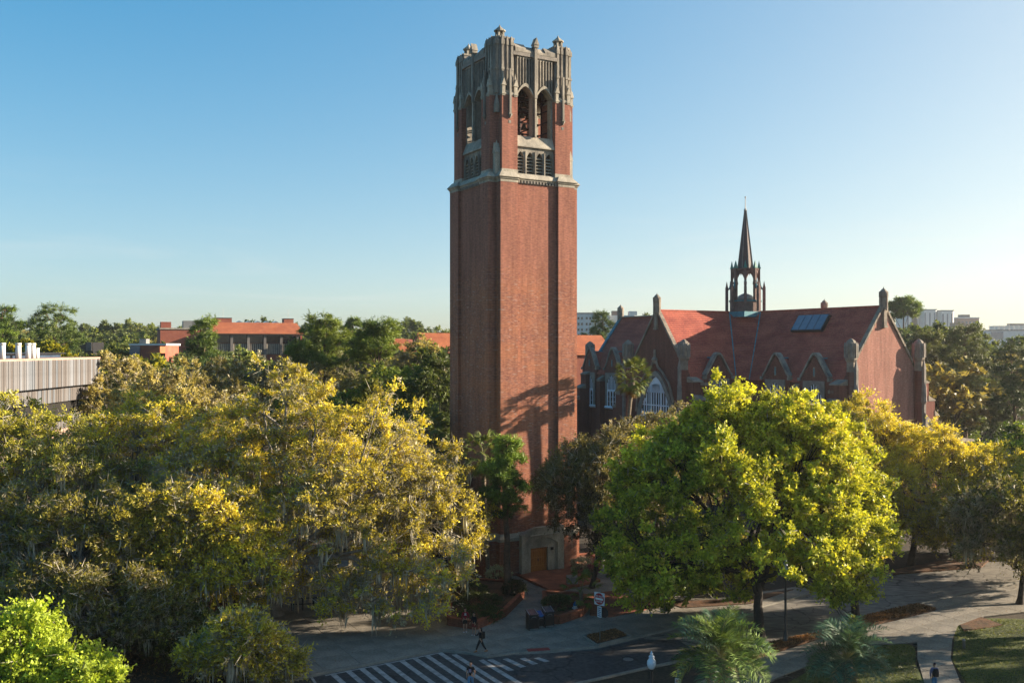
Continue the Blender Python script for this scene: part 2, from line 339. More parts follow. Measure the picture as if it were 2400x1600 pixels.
# near pavement
near = [(9.5, 55.5), gp(1700,1571), gp(1800,1540), gp(1950,1492), gp(2080,1462), gp(2194,1433), gp(2152,1419.5), (55.4, 89.0), (64.0, 94.5), (64.0, 87.0), (50.0, 76.5), gp(2305,1447), gp(2245,1468), gp(2232,1500), gp(2228,1545), (24.4,50.0), (22.2,50.0), gp(2150,1545), gp(2150,1508), gp(2050,1512), gp(1950,1540), gp(1820,1592), (11.5, 52.5)]
pn = MB(); pn.add([(x, y, .05) for x, y in near], [tuple(range(len(near)))]); pno = pn.build('pavement', M['concrete_kerb']); pno["kind"] = 'structure'
ns += slabs(pno, near, 2.0, SW, M['concrete'], R(33))
# lawns
poly_sheet('lawn', [gp(2240,1470), gp(2305,1450), gp(2400,1452), (44.0, 70.0), (44.0, 46.0), (24.6, 46.0), gp(2232,1550)], .09, M['grass'], .09)
poly_sheet('lawn', [gp(2146,1530), gp(2143,1519), gp(2134,1513), gp(2118,1511), gp(2050,1515), gp(1950,1543), (13.0, 53.5), (11.0, 46.0), (22.0, 46.0), gp(2146,1560)], .09, M['grass'], .09)
# pine straw beds and strips
def bed(pts, z=.15, name='straw_bed'):
    o = poly_sheet(name, pts, z, M['mulch'], z); return o
bed([gp(2050,1442), gp(2100,1430), gp(2149,1419), gp(2196,1431), gp(2120,1449), gp(2060,1461), gp(1965,1478), gp(1975,1462)])
bed([gp(1805,1510), gp(1862,1498), gp(1945,1482), gp(1930,1496), gp(1870,1512), gp(1800,1534), gp(1700,1563), gp(1720,1540)])
bed([gp(2250,1468), gp(2300,1449), gp(2350,1468), gp(2260,1482)], .16)
tri = [gp(1369,1496), gp(1443,1478), gp(1476,1496), gp(1400,1516)]
bed([gp(1375,1496), gp(1442,1480), gp(1470,1496), gp(1401,1513)], .20)
b = MB()
for i in range(4):
    p, q = Vector(tri[i]), Vector(tri[(i+1) % 4]); d = (q-p).normalized(); n = Vector((-d.y, d.x))*.14
    b.add([(p.x,p.y,.1),(q.x,q.y,.1),(q.x+n.x,q.y+n.y,.1),(p.x+n.x,p.y+n.y,.1),(p.x,p.y,.24),(q.x,q.y,.24),(q.x+n.x,q.y+n.y,.24),(p.x+n.x,p.y+n.y,.24)],
          [(0,3,2,1),(4,5,6,7),(0,1,5,4),(1,2,6,5),(2,3,7,6),(3,0,4,7)])
o = b.build('kerb', M['concrete_kerb']); o["kind"] = 'structure'
poly_sheet('straw_bed', [gp(1480,1405), gp(1600,1412), gp(1700,1408), gp(1860,1384), gp(1760,1418), gp(1600,1428), gp(1560,1415)], .17, M['mulch'], .17)
poly_sheet('straw_bed', [gp(480,1395), gp(560,1392), gp(575,1470), gp(470,1480)], .18, M['mulch'], .18)
poly_sheet('straw_bed', [gp(2040,1348), gp(2200,1318), gp(2330,1306), gp(2300,1330), gp(2120,1345)], .17, M['mulch'], .17)
# raised beds with brick walls
def raised(pts, label, h=.55):
    r = thing('brick_planter', label, 'planter', (pts[0][0], pts[0][1], .12), 0, 'brick edged planting beds by the tower')
    ox, oy = pts[0]; n = len(pts); L = [(x-ox, y-oy) for x, y in pts]
    MB().prism([(x*.98+.02*L[n//2][0], y*.98+.02*L[n//2][1]) for x, y in L], 'z', 0, h-.12).build('mulch', M['mulch'], r)
    for i in range(n):
        p, q = Vector(L[i]), Vector(L[(i+1) % n]); d = (q-p); ln = d.length
        if ln < .1: continue
        b = MB(); b.box(0, ln, -.13, .13, 0, h)
        o = b.build('wall', M['paver'], r); o.location = (p.x, p.y, 0); o.rotation_euler = (0, 0, math.atan2(d.y, d.x))
        b = MB(); b.box(-.1, ln+.1, -.17, .17, h, h+.06)
        c = b.build('coping', M['ramp'], o)
    return r
raised([gp(1052,1468), gp(1116,1478), gp(1183,1447), gp(1226,1403), gp(1205,1380), gp(1060,1370)], 'brick edged planting bed left of the path, behind the two people standing')
raised([gp(1283,1462), gp(1310,1465), gp(1362,1447), gp(1378,1428), gp(1360,1408), gp(1275,1405)], 'brick edged planting bed behind the black litter bins')
raised([gp(1345,1352), gp(1400,1338), gp(1402,1318), gp(1385,1305), gp(1350,1310)], 'brick edged bed with flowering shrubs at the right foot of the tower', .3)
raised([gp(1475,1371), gp(1520,1374), gp(1610,1368), gp(1600,1352), gp(1490,1350)], 'brick edged bed beneath the bright green tree', .4)
# brick apron at the door and brick paving patch
poly_sheet('brick_paving', [gp(1345,1398), gp(1432,1388), gp(1500,1405), gp(1560,1418), gp(1500,1436), gp(1430,1450), gp(1382,1445), gp(1385,1420)], .145, M['ramp'], .14)
ap = MB(); ap.prism([gp(1209,1352), gp(1348,1334), gp(1407,1366), gp(1295,1393)], 'z', 0, .34); apo = ap.build('brick_apron', M['ramp']); apo["kind"] = 'structure'
poly_sheet('flagstone', [gp(1187,1355), gp(1214,1350), gp(1245,1368), gp(1205,1372)], .16, M['concrete'], .15)
poly_sheet('flagstone', [gp(1255,1378), gp(1272,1376), gp(1296,1390), gp(1262,1393)], .16, M['concrete'], .15)
# ---- painted markings: crosswalk bars
cw = thing('crosswalk', 'white painted ladder crosswalk bars across the road at the bottom of the picture', 'road marking', (gp(1000,1540)[0], gp(1000,1540)[1], .022))
cw["kind"] = 'structure'
cox, coy = cw.location.x, cw.location.y
VD = Vector((.4924, -.8704)); UD = Vector((.8704, .4924))
def bar(p, q, w):
    p = Vector(p); q = Vector(q); d = (q-p).normalized(); s = UD*w/2
    b = MB(); b.add([(p.x-s.x-cox, p.y-s.y-coy, 0), (p.x+s.x-cox, p.y+s.y-coy, 0), (q.x+s.x-cox, q.y+s.y-coy, 0), (q.x-s.x-cox, q.y-s.y-coy, 0)], [(0,1,2,3)])
    b.build('stripe', M['paint'], cw)
for sx, sy in ((779,1578),(815,1571),(846,1565),(874,1560),(907,1553),(940,1547),(971,1541),(999,1535),(1030,1529),(1064,1533),(1127,1546)):
    p = Vector(gp(sx, sy)); bar(p, p + VD*10, .36)
for (a, c_), (e, f_) in (((1148,1545),(1199,1571)), ((1184,1543),(1227,1563)), ((1224,1542),(1255,1556)), ((1257,1541),(1283,1550))):
    bar(gp(a, c_), gp(e, f_), .40)
def line(p, q, w, z=.020, name='edge_line'):
    p = Vector(p); q = Vector(q); d = (q-p).normalized(); s = Vector((-d.y, d.x))*w/2
    b = MB(); b.add([(p.x-s.x-cox, p.y-s.y-coy, z-.016), (p.x+s.x-cox, p.y+s.y-coy, z-.016), (q.x+s.x-cox, q.y+s.y-coy, z-.016), (q.x-s.x-cox, q.y-s.y-coy, z-.016)], [(0,1,2,3)])
    b.build(name, M['paint'], cw)
line(gp(762,1583), gp(900,1556), .16); line(gp(900,1556), gp(1030,1530), .16)
line(gp(713,1560), gp(745,1610), .16, .024)
# red painted kerb plate
o = MB().box(-.75, .75, -.28, .28, 0, .012).build('tactile_plate', pm('red_plate', (.35,.05,.04), None, 4, .8)); o["kind"] = 'structure'
rp = gp(1262,1526); o.location = (rp[0], rp[1], .135); o.rotation_euler = (0, 0, R(12))
# ============================================================ BELL TOWER
HT = 4.365
TC = (.065, 89.55); TR = R(29.5)
tower = thing('bell_tower', 'tall red brick bell tower with a carved grey limestone crown and open belfry', 'tower', (TC[0], TC[1], 0), TR)
tower.scale = (1.062, 1.062, 1.0)
def outline(H, n, p, bw):
    q = [(-(H-n), -H), (-bw, -H), (-bw, -(H-p)), (bw, -(H-p)), (bw, -H), (H-n, -H), (H-n, -(H-n))]
    out = []
    for k in range(4):
        c, s = (1, 0, -1, 0)[k], (0, 1, 0, -1)[k]
        out += [(x*c - y*s, x*s + y*c) for x, y in q]
    return out
def off(poly, d):
    n = len(poly); out = []
    for i in range(n):
        a, b, c = Vector(poly[i-1]), Vector(poly[i]), Vector(poly[(i+1) % n])
        e1 = (b-a).normalized(); e2 = (c-b).normalized()
        n1 = Vector((e1.y, -e1.x)); n2 = Vector((e2.y, -e2.x)); out.append((b.x+(n1.x+n2.x)*d, b.y+(n1.y+n2.y)*d))
    return out
def loft_outline(poly, prof, name, m, parent):
    b = MB(); b.loft([[(x, y, z) for x, y in off(poly, d)] for d, z in prof]); return b.build(name, m, parent)
lowO = outline(HT, .75, .26, 1.99)
loft_outline(lowO, [(0, 3.85), (0, 34.63)], 'shaft', M['brick'], tower)
loft_outline(lowO, [(.14, 0), (.14, 3.2)], 'plinth', M['brick'], tower)
loft_outline(lowO, [(.20, 3.2), (.20, 3.48), (.16, 3.52), (.0, 3.85)], 'water_table', M['stone_light'], tower)
loft_outline(lowO, [(.02, 34.63), (.02, 34.82), (.10, 34.90), (.10, 34.98), (.20, 35.04), (.20, 35.10), (-.13, 35.55)], 'belt_course', M['stone_light'], tower)
# corbel teeth under the belt, in the bays
for k in range(4):
    for i in range(13):
        b = MB(); b.T = Matrix.Rotation(k*math.pi/2, 4, 'Z')
        x = -1.8 + i*.3; b.box(x-.07, x+.07, -4.26, -4.126, 34.66, 34.88)
        if k in (0, 3): b.build('corbel', M['stone_grey'], tower)
UH = 4.085; UB = 1.85
for k in range(4):
    b = MB(); b.T = Matrix.Rotation(k*math.pi/2, 4, 'Z')
    b.prism([(UB,-UH),(3.335,-UH),(3.335,-3.335),(UH,-3.335),(UH,-UB),(UB,-UB)], 'z', 35.3, 42.35); b.build('belfry_pier', M['brick'], tower)
    b = MB(); b.T = Matrix.Rotation(k*math.pi/2, 4, 'Z')
    P = [(UB,-UH),(3.335,-UH),(3.335,-3.335),(UH,-3.335),(UH,-UB),(UB,-UB)]
    b.prism(off(P, .03), 'z', 35.3, 35.82); b.build('pier_base', M['stone_light'], tower)
def arch_pts(xc, hw, zs, rise, n=8):
    """pointed (four-centred) arch, from left springing to right springing"""
    L = []
    for i in range(n+1):
        t = i/n; x = -hw + hw*t; z = rise*(math.sin(t*math.pi/2)**.85)*(.86+.14*t); L.append((xc+x, zs+z))
    return L + [(2*xc-x, z) for x, z in reversed(L[:-1])]
def face_parts(k):
    T = Matrix.Rotation(k*math.pi/2, 4, 'Z')
    def nb(): b = MB(); b.T = T; return b
    # louvred stage
    L4 = [-1.39, -.463, .463, 1.39]; hw = .34
    top = [(-UB, 37.95), (-UB, 37.0)]
    for xc in L4: top += [(xc-hw, 37.0)] + arch_pts(xc, hw, 37.0, .55, 5)[1:-1] + [(xc+hw, 37.0)]
    top += [(UB, 37.0), (UB, 37.95)]
    b = nb(); b.prism(top, 'y', -3.80, -3.45); b.build('louvre_head', M['stone'], tower)
    xs = [-UB] + [v for xc in L4 for v in (xc-hw, xc+hw)] + [UB]
    for i in range(0, len(xs), 2):
        b = nb(); b.box(xs[i], xs[i+1], -3.80, -3.45, 35.4, 37.0); b.box((xs[i]+xs[i+1])/2-.04, (xs[i]+xs[i+1])/2+.04, -3.88, -3.80, 35.5, 37.6); b.build('louvre_mullion', M['stone'], tower)
    for xc in L4:
        for j in range(6):
            z = 35.55+j*.29; b = nb()
            b.prism([(-3.74, z), (-3.70, z-.03), (-3.46, z+.17), (-3.50, z+.2)], 'x', xc-hw, xc+hw); b.build('louvre_slat', M['stone_light'], tower)
    b = nb(); b.box(-UB, UB, -3.44, -3.40, 35.3, 37.9); b.build('louvre_back', M['dark'], tower)
    # sill
    b = nb(); b.prism([(-3.98, 37.95), (-3.98, 38.05), (-3.62, 39.0), (-3.2, 39.0), (-3.2, 37.95)], 'x', -UB, UB); b.build('sill', M['stone_light'], tower)
    # paired openings
    hw2 = .76; xc2 = (-.93, .93)
    sp = [(-UB, 46.2), (-UB, 42.55)]
    for xc in xc2: sp += [(xc-hw2, 42.55)] + arch_pts(xc, hw2, 42.55, .80, 8)[1:-1] + [(xc+hw2, 42.55)]
    sp += [(UB, 42.55), (UB, 46.2)]
    b = nb(); b.prism(sp, 'y', -3.62, -3.05); b.build('spandrel', M['stone'], tower)
    for x0, x1 in ((-UB, -.93-hw2), (-.93+hw2, .93-hw2), (.93+hw2, UB)):
        b = nb(); b.box(x0, x1, -3.62, -3.05, 39.0, 42.55)
        if x0 > -1: b.box(-.15, .15, -3.78, -3.62, 39.0, 42.55)
        b.build('jamb', M['stone_light'] if x0 > -1 else M['stone'], tower)
    for xc in xc2:
        a = arch_pts(xc, hw2+.02, 42.55, .82, 8); c = arch_pts(xc, hw2+.165, 42.45, 1.22, 8)
        b = nb(); b.prism(a + c[::-1], 'y', -3.86, -3.62); b.build('hood_mould', M['stone_light'], tower)
    # blind tracery ribs above the openings
    def hood(x):
        t = min(abs(abs(x)-.93)/(hw2+.165), 1.0); return 42.45+1.22*(math.cos(t*math.pi/2)**.85)*(1-.14*t)
    for i in range(13):
        x = -1.68+i*.28
        if abs(x) < .05: continue
        b = nb(); b.box(x-.045, x+.045, -3.80, -3.62, hood(x)+.02, 46.0); b.build('tracery_rib', M['stone'], tower)
    for x0 in [-1.68+.28*j for j in range(12)]:
        b = nb(); b.prism([(x0+.045, 46.02), (x0+.045, 45.75), (x0+.14, 45.93), (x0+.235, 45.75), (x0+.235, 46.02)], 'y', -3.78, -3.63); b.build('tracery_head', M['stone'], tower)
    # parapet, stepped and sloping
    b = nb(); b.box(-UB-.3, UB+.3, -3.9, -3.3, 46.02, 46.35); b.build('parapet_band', M['stone_grey'], tower)
    for s in (-1, 1):
        for (a, c, h) in ((.15, .95, .12), (.95, 1.95, .28)):
            b = nb(); b.prism([(-3.92, 46.35), (-3.92, 46.42+h), (-3.55, 46.86+h), (-3.35, 46.86+h), (-3.3, 46.35)], 'x', min(s*a, s*c), max(s*a, s*c)); b.build('coping', M['stone'], tower)
    b = nb(); b.box(-.13, .13, -4.02, -3.62, 42.4, 46.9); b.build('centre_shaft', M['stone'], tower)
    b = nb(); b.box(-.08, .08, -3.98, -3.8, 38.9, 42.4); b.build('centre_shaft', M['stone_light'], tower)
    b = nb(); b.box(-.22, .22, -4.08, -3.60, 46.9, 47.15); b.prism([(-.26, 47.15), (.26, 47.15), (0, 47.8)], 'y', -4.12, -3.56); b.build('gablet', M['stone'], tower)
    # pier tops: gablets, corbelled shafts
    for s in (-1, 1):
        for xx in (s*(UB+.18), s*(3.335-.16)):
            b = nb(); b.box(xx-.15, xx+.15, -UH-.05, -UH+.3, 42.2, 43.35)
            b.box(xx-.19, xx+.19, -UH-.09, -UH+.2, 42.32, 42.48)
            b.prism([(xx-.24, 43.1), (xx+.24, 43.1), (xx, 43.75)], 'y', -UH-.10, -UH+.2)
            b.fr(xx, -UH+.1, 43.35, 44.25, .19, .02, 4); b.build('pinnacle', M['stone_light'], tower)
        xm = s*(UB+3.335)/2
        b = nb(); b.box(xm-.09, xm+.09, -UH-.16, -UH+.02, 40.6, 44.6); b.fr(xm, -UH-.06, 40.25, 40.6, .03, .2, 6); b.box(xm-.16, xm+.16, -UH-.2, -UH, 40.6, 40.68); b.box(xm-.11, xm+.11, -UH-.02, -UH+.05, 39.85, 40.1)
        b.build('corbel_shaft', M['stone'], tower)
        b = nb(); b.prism([(-UH-.04, 42.3), (-UH-.04, 42.5), (-UH+.35, 42.9), (-UH+.35, 42.3)], 'x', min(s*UB, s*3.335), max(s*UB, s*3.335)); b.build('pier_cap', M['stone_light'], tower)
def corner_parts(k):
    T = Matrix.Rotation(k*math.pi/2, 4, 'Z')
    def nb(): b = MB(); b.T = T; return b
    # stone turret over each corner
    c = 2.88; h = .86
    b = nb(); b.prism([(c-h, -c-h), (c+h-.42, -c-h), (c+h, -c-h+.42), (c+h, -c+h), (c-h, -c+h)], 'z', 42.3, 47.35); b.build('turret', M['stone_grey'], tower)
    shafts = [(c-.62, -c-h-.05, .2), (c-.2, -c-h-.05, .14), (c+.26, -c-h-.06, .2), (c+h+.06, -c-.26, .2), (c+h+.05, -c+.2, .14), (c+h+.05, -c+.62, .2), (c+h-.16, -c-h+.16, .24)]
    for (x, y, w) in shafts:
        b = nb(); b.box(x-w/2, x+w/2, y-w/2, y+w/2, 42.5, 47.1)
        b.box(x-w*.7, x+w*.7, y-w*.7, y+w*.7, 44.55, 44.75)
        b.box(x-w*.75, x+w*.75, y-w*.75, y+w*.75, 46.75, 47.1)
        b.fr(x, y, 47.1, 47.62, w*1.05, .02, 4, math.pi/4); b.build('turret_shaft', M['stone'], tower)
    b = nb(); b.prism(off([(c-h, -c-h), (c+h-.42, -c-h), (c+h, -c-h+.42), (c+h, -c+h), (c-h, -c+h)], .05), 'z', 47.35, 47.5)
    b.fr(c, -c, 47.5, 47.62, .62, .5, 8); b.build('turret_cap', M['stone'], tower)
    b = nb()
    for i in range(4):
        a = math.pi/4+i*math.pi/2; x = c+.3*math.cos(a); y = -c+.3*math.sin(a); b.box(x-.08, x+.08, y-.08, y+.08, 47.6, 48.2)
    b.box(c-.12, c+.12, -c-.12, -c+.12, 47.6, 48.2)
    b.fr(c, -c, 48.18, 48.3, .5, .5, 8); b.fr(c, -c, 48.3, 48.62, .46, .12, 8); b.fr(c, -c, 48.62, 48.85, .1, .0, 6); b.build('cupola', M['stone_light'], tower)
    # pinnacles standing in the notch
    q = 3.335
    b = nb(); b.box(q+.02, q+.46, -q-.46, -q-.02, 35.3, 37.2); b.prism([(q-.02, 37.2), (q+.5, 37.2), (q+.24, 38.1)], 'y', -q-.5, -q+.0)
    b.fr(q+.24, -q-.24, 37.2, 38.35, .22, .02, 4); b.build('notch_pinnacle', M['stone_light'], tower)
    b = nb(); b.box(q+.02, q+.38, -q-.38, -q-.02, 40.8, 41.4); b.fr(q+.2, -q-.2, 41.4, 42.6, .27, .02, 4, math.pi/4); b.build('notch_pinnacle', M['stone'], tower)
    b = nb(); b.box(q-.1, q+.12, -q-.12, -q+.1, 35.3, 42.3); b.build('notch_brick', M['brick'], tower)
for k in range(4): face_parts(k); corner_parts(k)
# floors, frame and bells inside the belfry
MB().box(-3.3, 3.3, -3.3, 3.3, 38.3, 38.6).build('belfry_floor', M['dark'], tower)
MB().box(-3.04, 3.04, -3.04, 3.04, 45.0, 45.3).build('belfry_ceiling', M['stone_grey'], tower)
MB().box(-3.1, 3.1, -3.1, 3.1, 46.2, 46.4).build('roof_deck', M['stone_grey'], tower)
b = MB()
for z in (39.6, 40.6, 41.6, 42.6, 43.6):
    b.box(-3.0, 3.0, -1.9, -1.8, z, z+.1); b.box(-1.9, -1.8, -3.0, 3.0, z+.1, z+.2); b.box(-3.0, 3.0, 1.8, 1.9, z, z+.1); b.box(1.8, 1.9, -3, 3, z+.1, z+.2)
for x in (-1.85, 1.85):
    for y in (-1.85, 1.85): b.box(x-.08, x+.08, y-.08, y+.08, 38.6, 45)
b.build('bell_frame', M['steel_red'], tower)
bell = MB().lathe(0, 0, [(.30, -.5), (.27, -.42), (.19, -.25), (.16, -.08), (.10, 0)], 10).mesh('bell', M['bronze'], True)
rr = random.Random(5)
for zi, z in enumerate((39.55, 40.55, 41.55, 42.55, 43.55)):
    for xi in range(5):
        o = newobj('bell', bell, tower); s = .7+.12*xi*.5+rr.random()*.15
        o.location = (-2.0+xi*.62+(zi % 2)*.2, -1.85, z); o.scale = (s, s, s)
    for yi in range(4):
        o = newobj('bell', bell, tower); o.location = (-1.85, -1.3+yi*.75, z+.1)
# portal, its stone and door paler to stand in for missing sun
P0 = -HT-.14
po = MB()
ar = arch_pts(.15, 1.42, 2.75, .62, 8)
po.prism([(-1.95, 0), (-1.95, 3.7), (-1.3, 4.0), (-.5, 4.25), (1.2, 4.25), (1.2, 4.75), (1.45, 4.75), (1.45, 4.25), (2.2, 4.25), (2.2, 0), (1.57, 0)] + ar[::-1] + [(-1.27, 0)], 'y', P0-.42, P0+.02)
po.build('portal', M['stone_light'], tower)
po = MB(); po.prism([(-1.2, 3.55), (1.6, 3.55), (1.6, 3.62), (-1.2, 3.62)], 'y', P0-.56, P0-.42); po.box(-1.98, -1.72, P0-.5, P0-.42, 0, 3.5); po.build('portal_moulding', M['stone_light'], tower)
po = MB(); po.box(-1.27, -1.0, P0-.3, P0+.3, .3, 2.72); po.box(.72, 1.57, P0-.25, P0+.3, .3, 2.74); po.prism(arch_pts(.15, 1.41, 2.74, .6, 8)+[(1.56, 2.42), (-1.26, 2.42)], 'y', P0-.26, P0+.29); po.build('door_surround', M['stone_light'], tower)
po = MB(); po.box(.98, 1.22, P0-.33, P0-.25, 2.1, 2.36); po.build('wall_lantern', M['metal_black'], tower)
ds = MB(); ds.box(-1.0, .72, P0-.02, P0+.05, .3, 2.42); dso = ds.build('door', M['door'], tower)
for i in range(8):
    w = 1.72/8; x = -1.0+i*w
    b = MB(); b.box(x+.01, x+w-.01, P0-.06, P0-.02, .32, 2.40); b.build('plank', M['door'], dso)
for zz in (.75, 1.45, 2.1):
    b = MB(); b.box(-.98, .70, P0-.09, P0-.06, zz, zz+.09); b.build('rail', M['door'], dso)
b = MB(); b.box(-.18, -.14, P0-.13, P0-.06, 1.2, 1.45); b.build('handle', M['metal_black'], dso)
for i, (zz, d) in enumerate(((.33, .7), (.18, 1.05))):
    b = MB(); b.box(-1.27-.35*i, 1.57+.35*i, P0-.1-d+.55, P0+.05, 0 if i else .0, zz); b.T = None; b.build('step', M['ramp'], tower)

M['stone_hall'] = pm('brown_limestone', (.36,.30,.235), (.20,.165,.135), 1.0, .9, .3, .2)
# ============================================================ UNIVERSITY HALL (cross-shaped auditorium)
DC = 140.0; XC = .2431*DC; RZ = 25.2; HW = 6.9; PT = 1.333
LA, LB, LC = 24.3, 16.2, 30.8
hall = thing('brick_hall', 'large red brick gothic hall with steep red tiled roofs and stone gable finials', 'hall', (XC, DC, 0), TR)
EZ = RZ - HW*PT
def hall_local(px, py=None, plane=None, val=0):
    """photo column -> local coordinate on a wall plane x=val or y=val"""
    c, s = math.cos(TR), math.sin(TR); k = (px-CX)/F
    # world = (XC + c*x - s*y, DC + s*x + c*y); solve X = k*Y
    if plane == 'x': # x known, find y
        return (k*(DC+s*val) - XC - c*val)/(-s - k*c)
    return (k*(DC+c*val) - XC + s*val)/(c - k*s)
def hall_depth(x, y): return DC + math.sin(TR)*x + math.cos(TR)*y
# walls: each wing a prism with gabled ends
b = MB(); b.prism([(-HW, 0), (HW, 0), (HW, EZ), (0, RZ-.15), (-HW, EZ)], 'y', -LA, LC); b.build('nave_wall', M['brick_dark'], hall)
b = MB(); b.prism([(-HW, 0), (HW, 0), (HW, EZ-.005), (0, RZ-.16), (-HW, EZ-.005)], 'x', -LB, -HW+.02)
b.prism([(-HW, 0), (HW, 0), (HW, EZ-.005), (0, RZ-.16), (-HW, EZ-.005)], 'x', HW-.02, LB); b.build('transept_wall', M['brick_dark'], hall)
def courses(b, e0, e1, r0, r1, step=.33, lift=.085):
    """stepped tile courses on a roof plane between eave e0-e1 and ridge r0-r1"""
    e0, e1, r0, r1 = map(Vector, (e0, e1, r0, r1)); n = max(2, int(((r0-e0).length)/step))
    nr = (e1-e0).cross(r0-e0).normalized()
    if nr.z < 0: nr = -nr
    for i in range(n):
        t0, t1 = i/n, min(1, (i+1.04)/n)
        A, B_ = e0.lerp(r0, t0)+nr*(lift), e1.lerp(r1, t0)+nr*(lift)
        C_, D_ = e1.lerp(r1, t1)+nr*.012, e0.lerp(r0, t1)+nr*.012
        A0, B0 = e0.lerp(r0, t0), e1.lerp(r1, t0)
        b.add([tuple(A), tuple(B_), tuple(C_), tuple(D_), tuple(A0), tuple(B0)], [(0,1,2,3), (4,5,1,0)])
OV = .35
def slope_pt(axis, s, along, z):
    h = (RZ-z)/PT*s
    return (h, along, z) if axis == 'n' else (along, h, z)
z0 = EZ-.25
CH = 3.1   # hip facet half width at the ridge
for sx in (-1, 1):
    b = MB()
    # nave south part, from gable to crossing hip
    courses(b, slope_pt('n', sx, -LA+.3, z0), slope_pt('n', sx, -HW-1.4, z0), slope_pt('n', sx, -LA+.3, RZ), slope_pt('n', sx, -CH, RZ)); b.build('nave_roof', M['roof_tile'], hall)
    b = MB(); courses(b, slope_pt('n', sx, HW+1.4, z0), slope_pt('n', sx, LC-.3, z0), slope_pt('n', sx, CH, RZ), slope_pt('n', sx, LC-.3, RZ)); b.build('nave_roof', M['roof_tile'], hall)
for sy in (-1, 1):
    for sx in (-1, 1):
        b = MB(); a0, a1, a2 = sx*(LB-.3), sx*(HW+1.4), sx*CH
        courses(b, slope_pt('t', sy, a0, z0), slope_pt('t', sy, a1, z0), slope_pt('t', sy, a0, RZ), slope_pt('t', sy, a2, RZ)); b.build('transept_roof', M['roof_tile'], hall)
        # facet in the inner corner
        b = MB(); p = (sx*(HW+.19), sy*(HW+1.4), z0); q = (sx*(HW+1.4), sy*(HW+.19), z0)
        courses(b, p, q, (0 if False else sx*.02, sy*CH, RZ), (sx*CH, sy*.02, RZ)); b.build('corner_roof', M['roof_tile'], hall)
        # copper valley strips
        b = MB(); b.tube([(sx*.02, sy*CH, RZ+.05), p], .11, 5); b.tube([(sx*CH, sy*.02, RZ+.05), q], .11, 5); b.build('copper_valley', M['copper'], hall)
b = MB(); b.prism([(-HW+.0, 0), (HW, 0), (HW, EZ-.02), (0, RZ-.17), (-HW, EZ-.02)], 'y', -LA-.012, -LA-.002); b.build('gable_wall', M['brick_sunlit'], hall)  # thin skin that paints the sunlit brightness on this gable
# ridge caps
def ridge(p, q, par, m=None):
    b = MB(); b.tube([p, q], .13, 6); b.build('ridge_cap', m or M['roof_tile'], par)
ridge((0, -LA+.3, RZ+.08), (0, -CH, RZ+.08), hall); ridge((0, CH, RZ+.08), (0, LC-.3, RZ+.08), hall)
ridge((-LB+.3, 0, RZ+.08), (-CH, 0, RZ+.08), hall); ridge((CH, 0, RZ+.08), (LB-.3, 0, RZ+.08), hall)
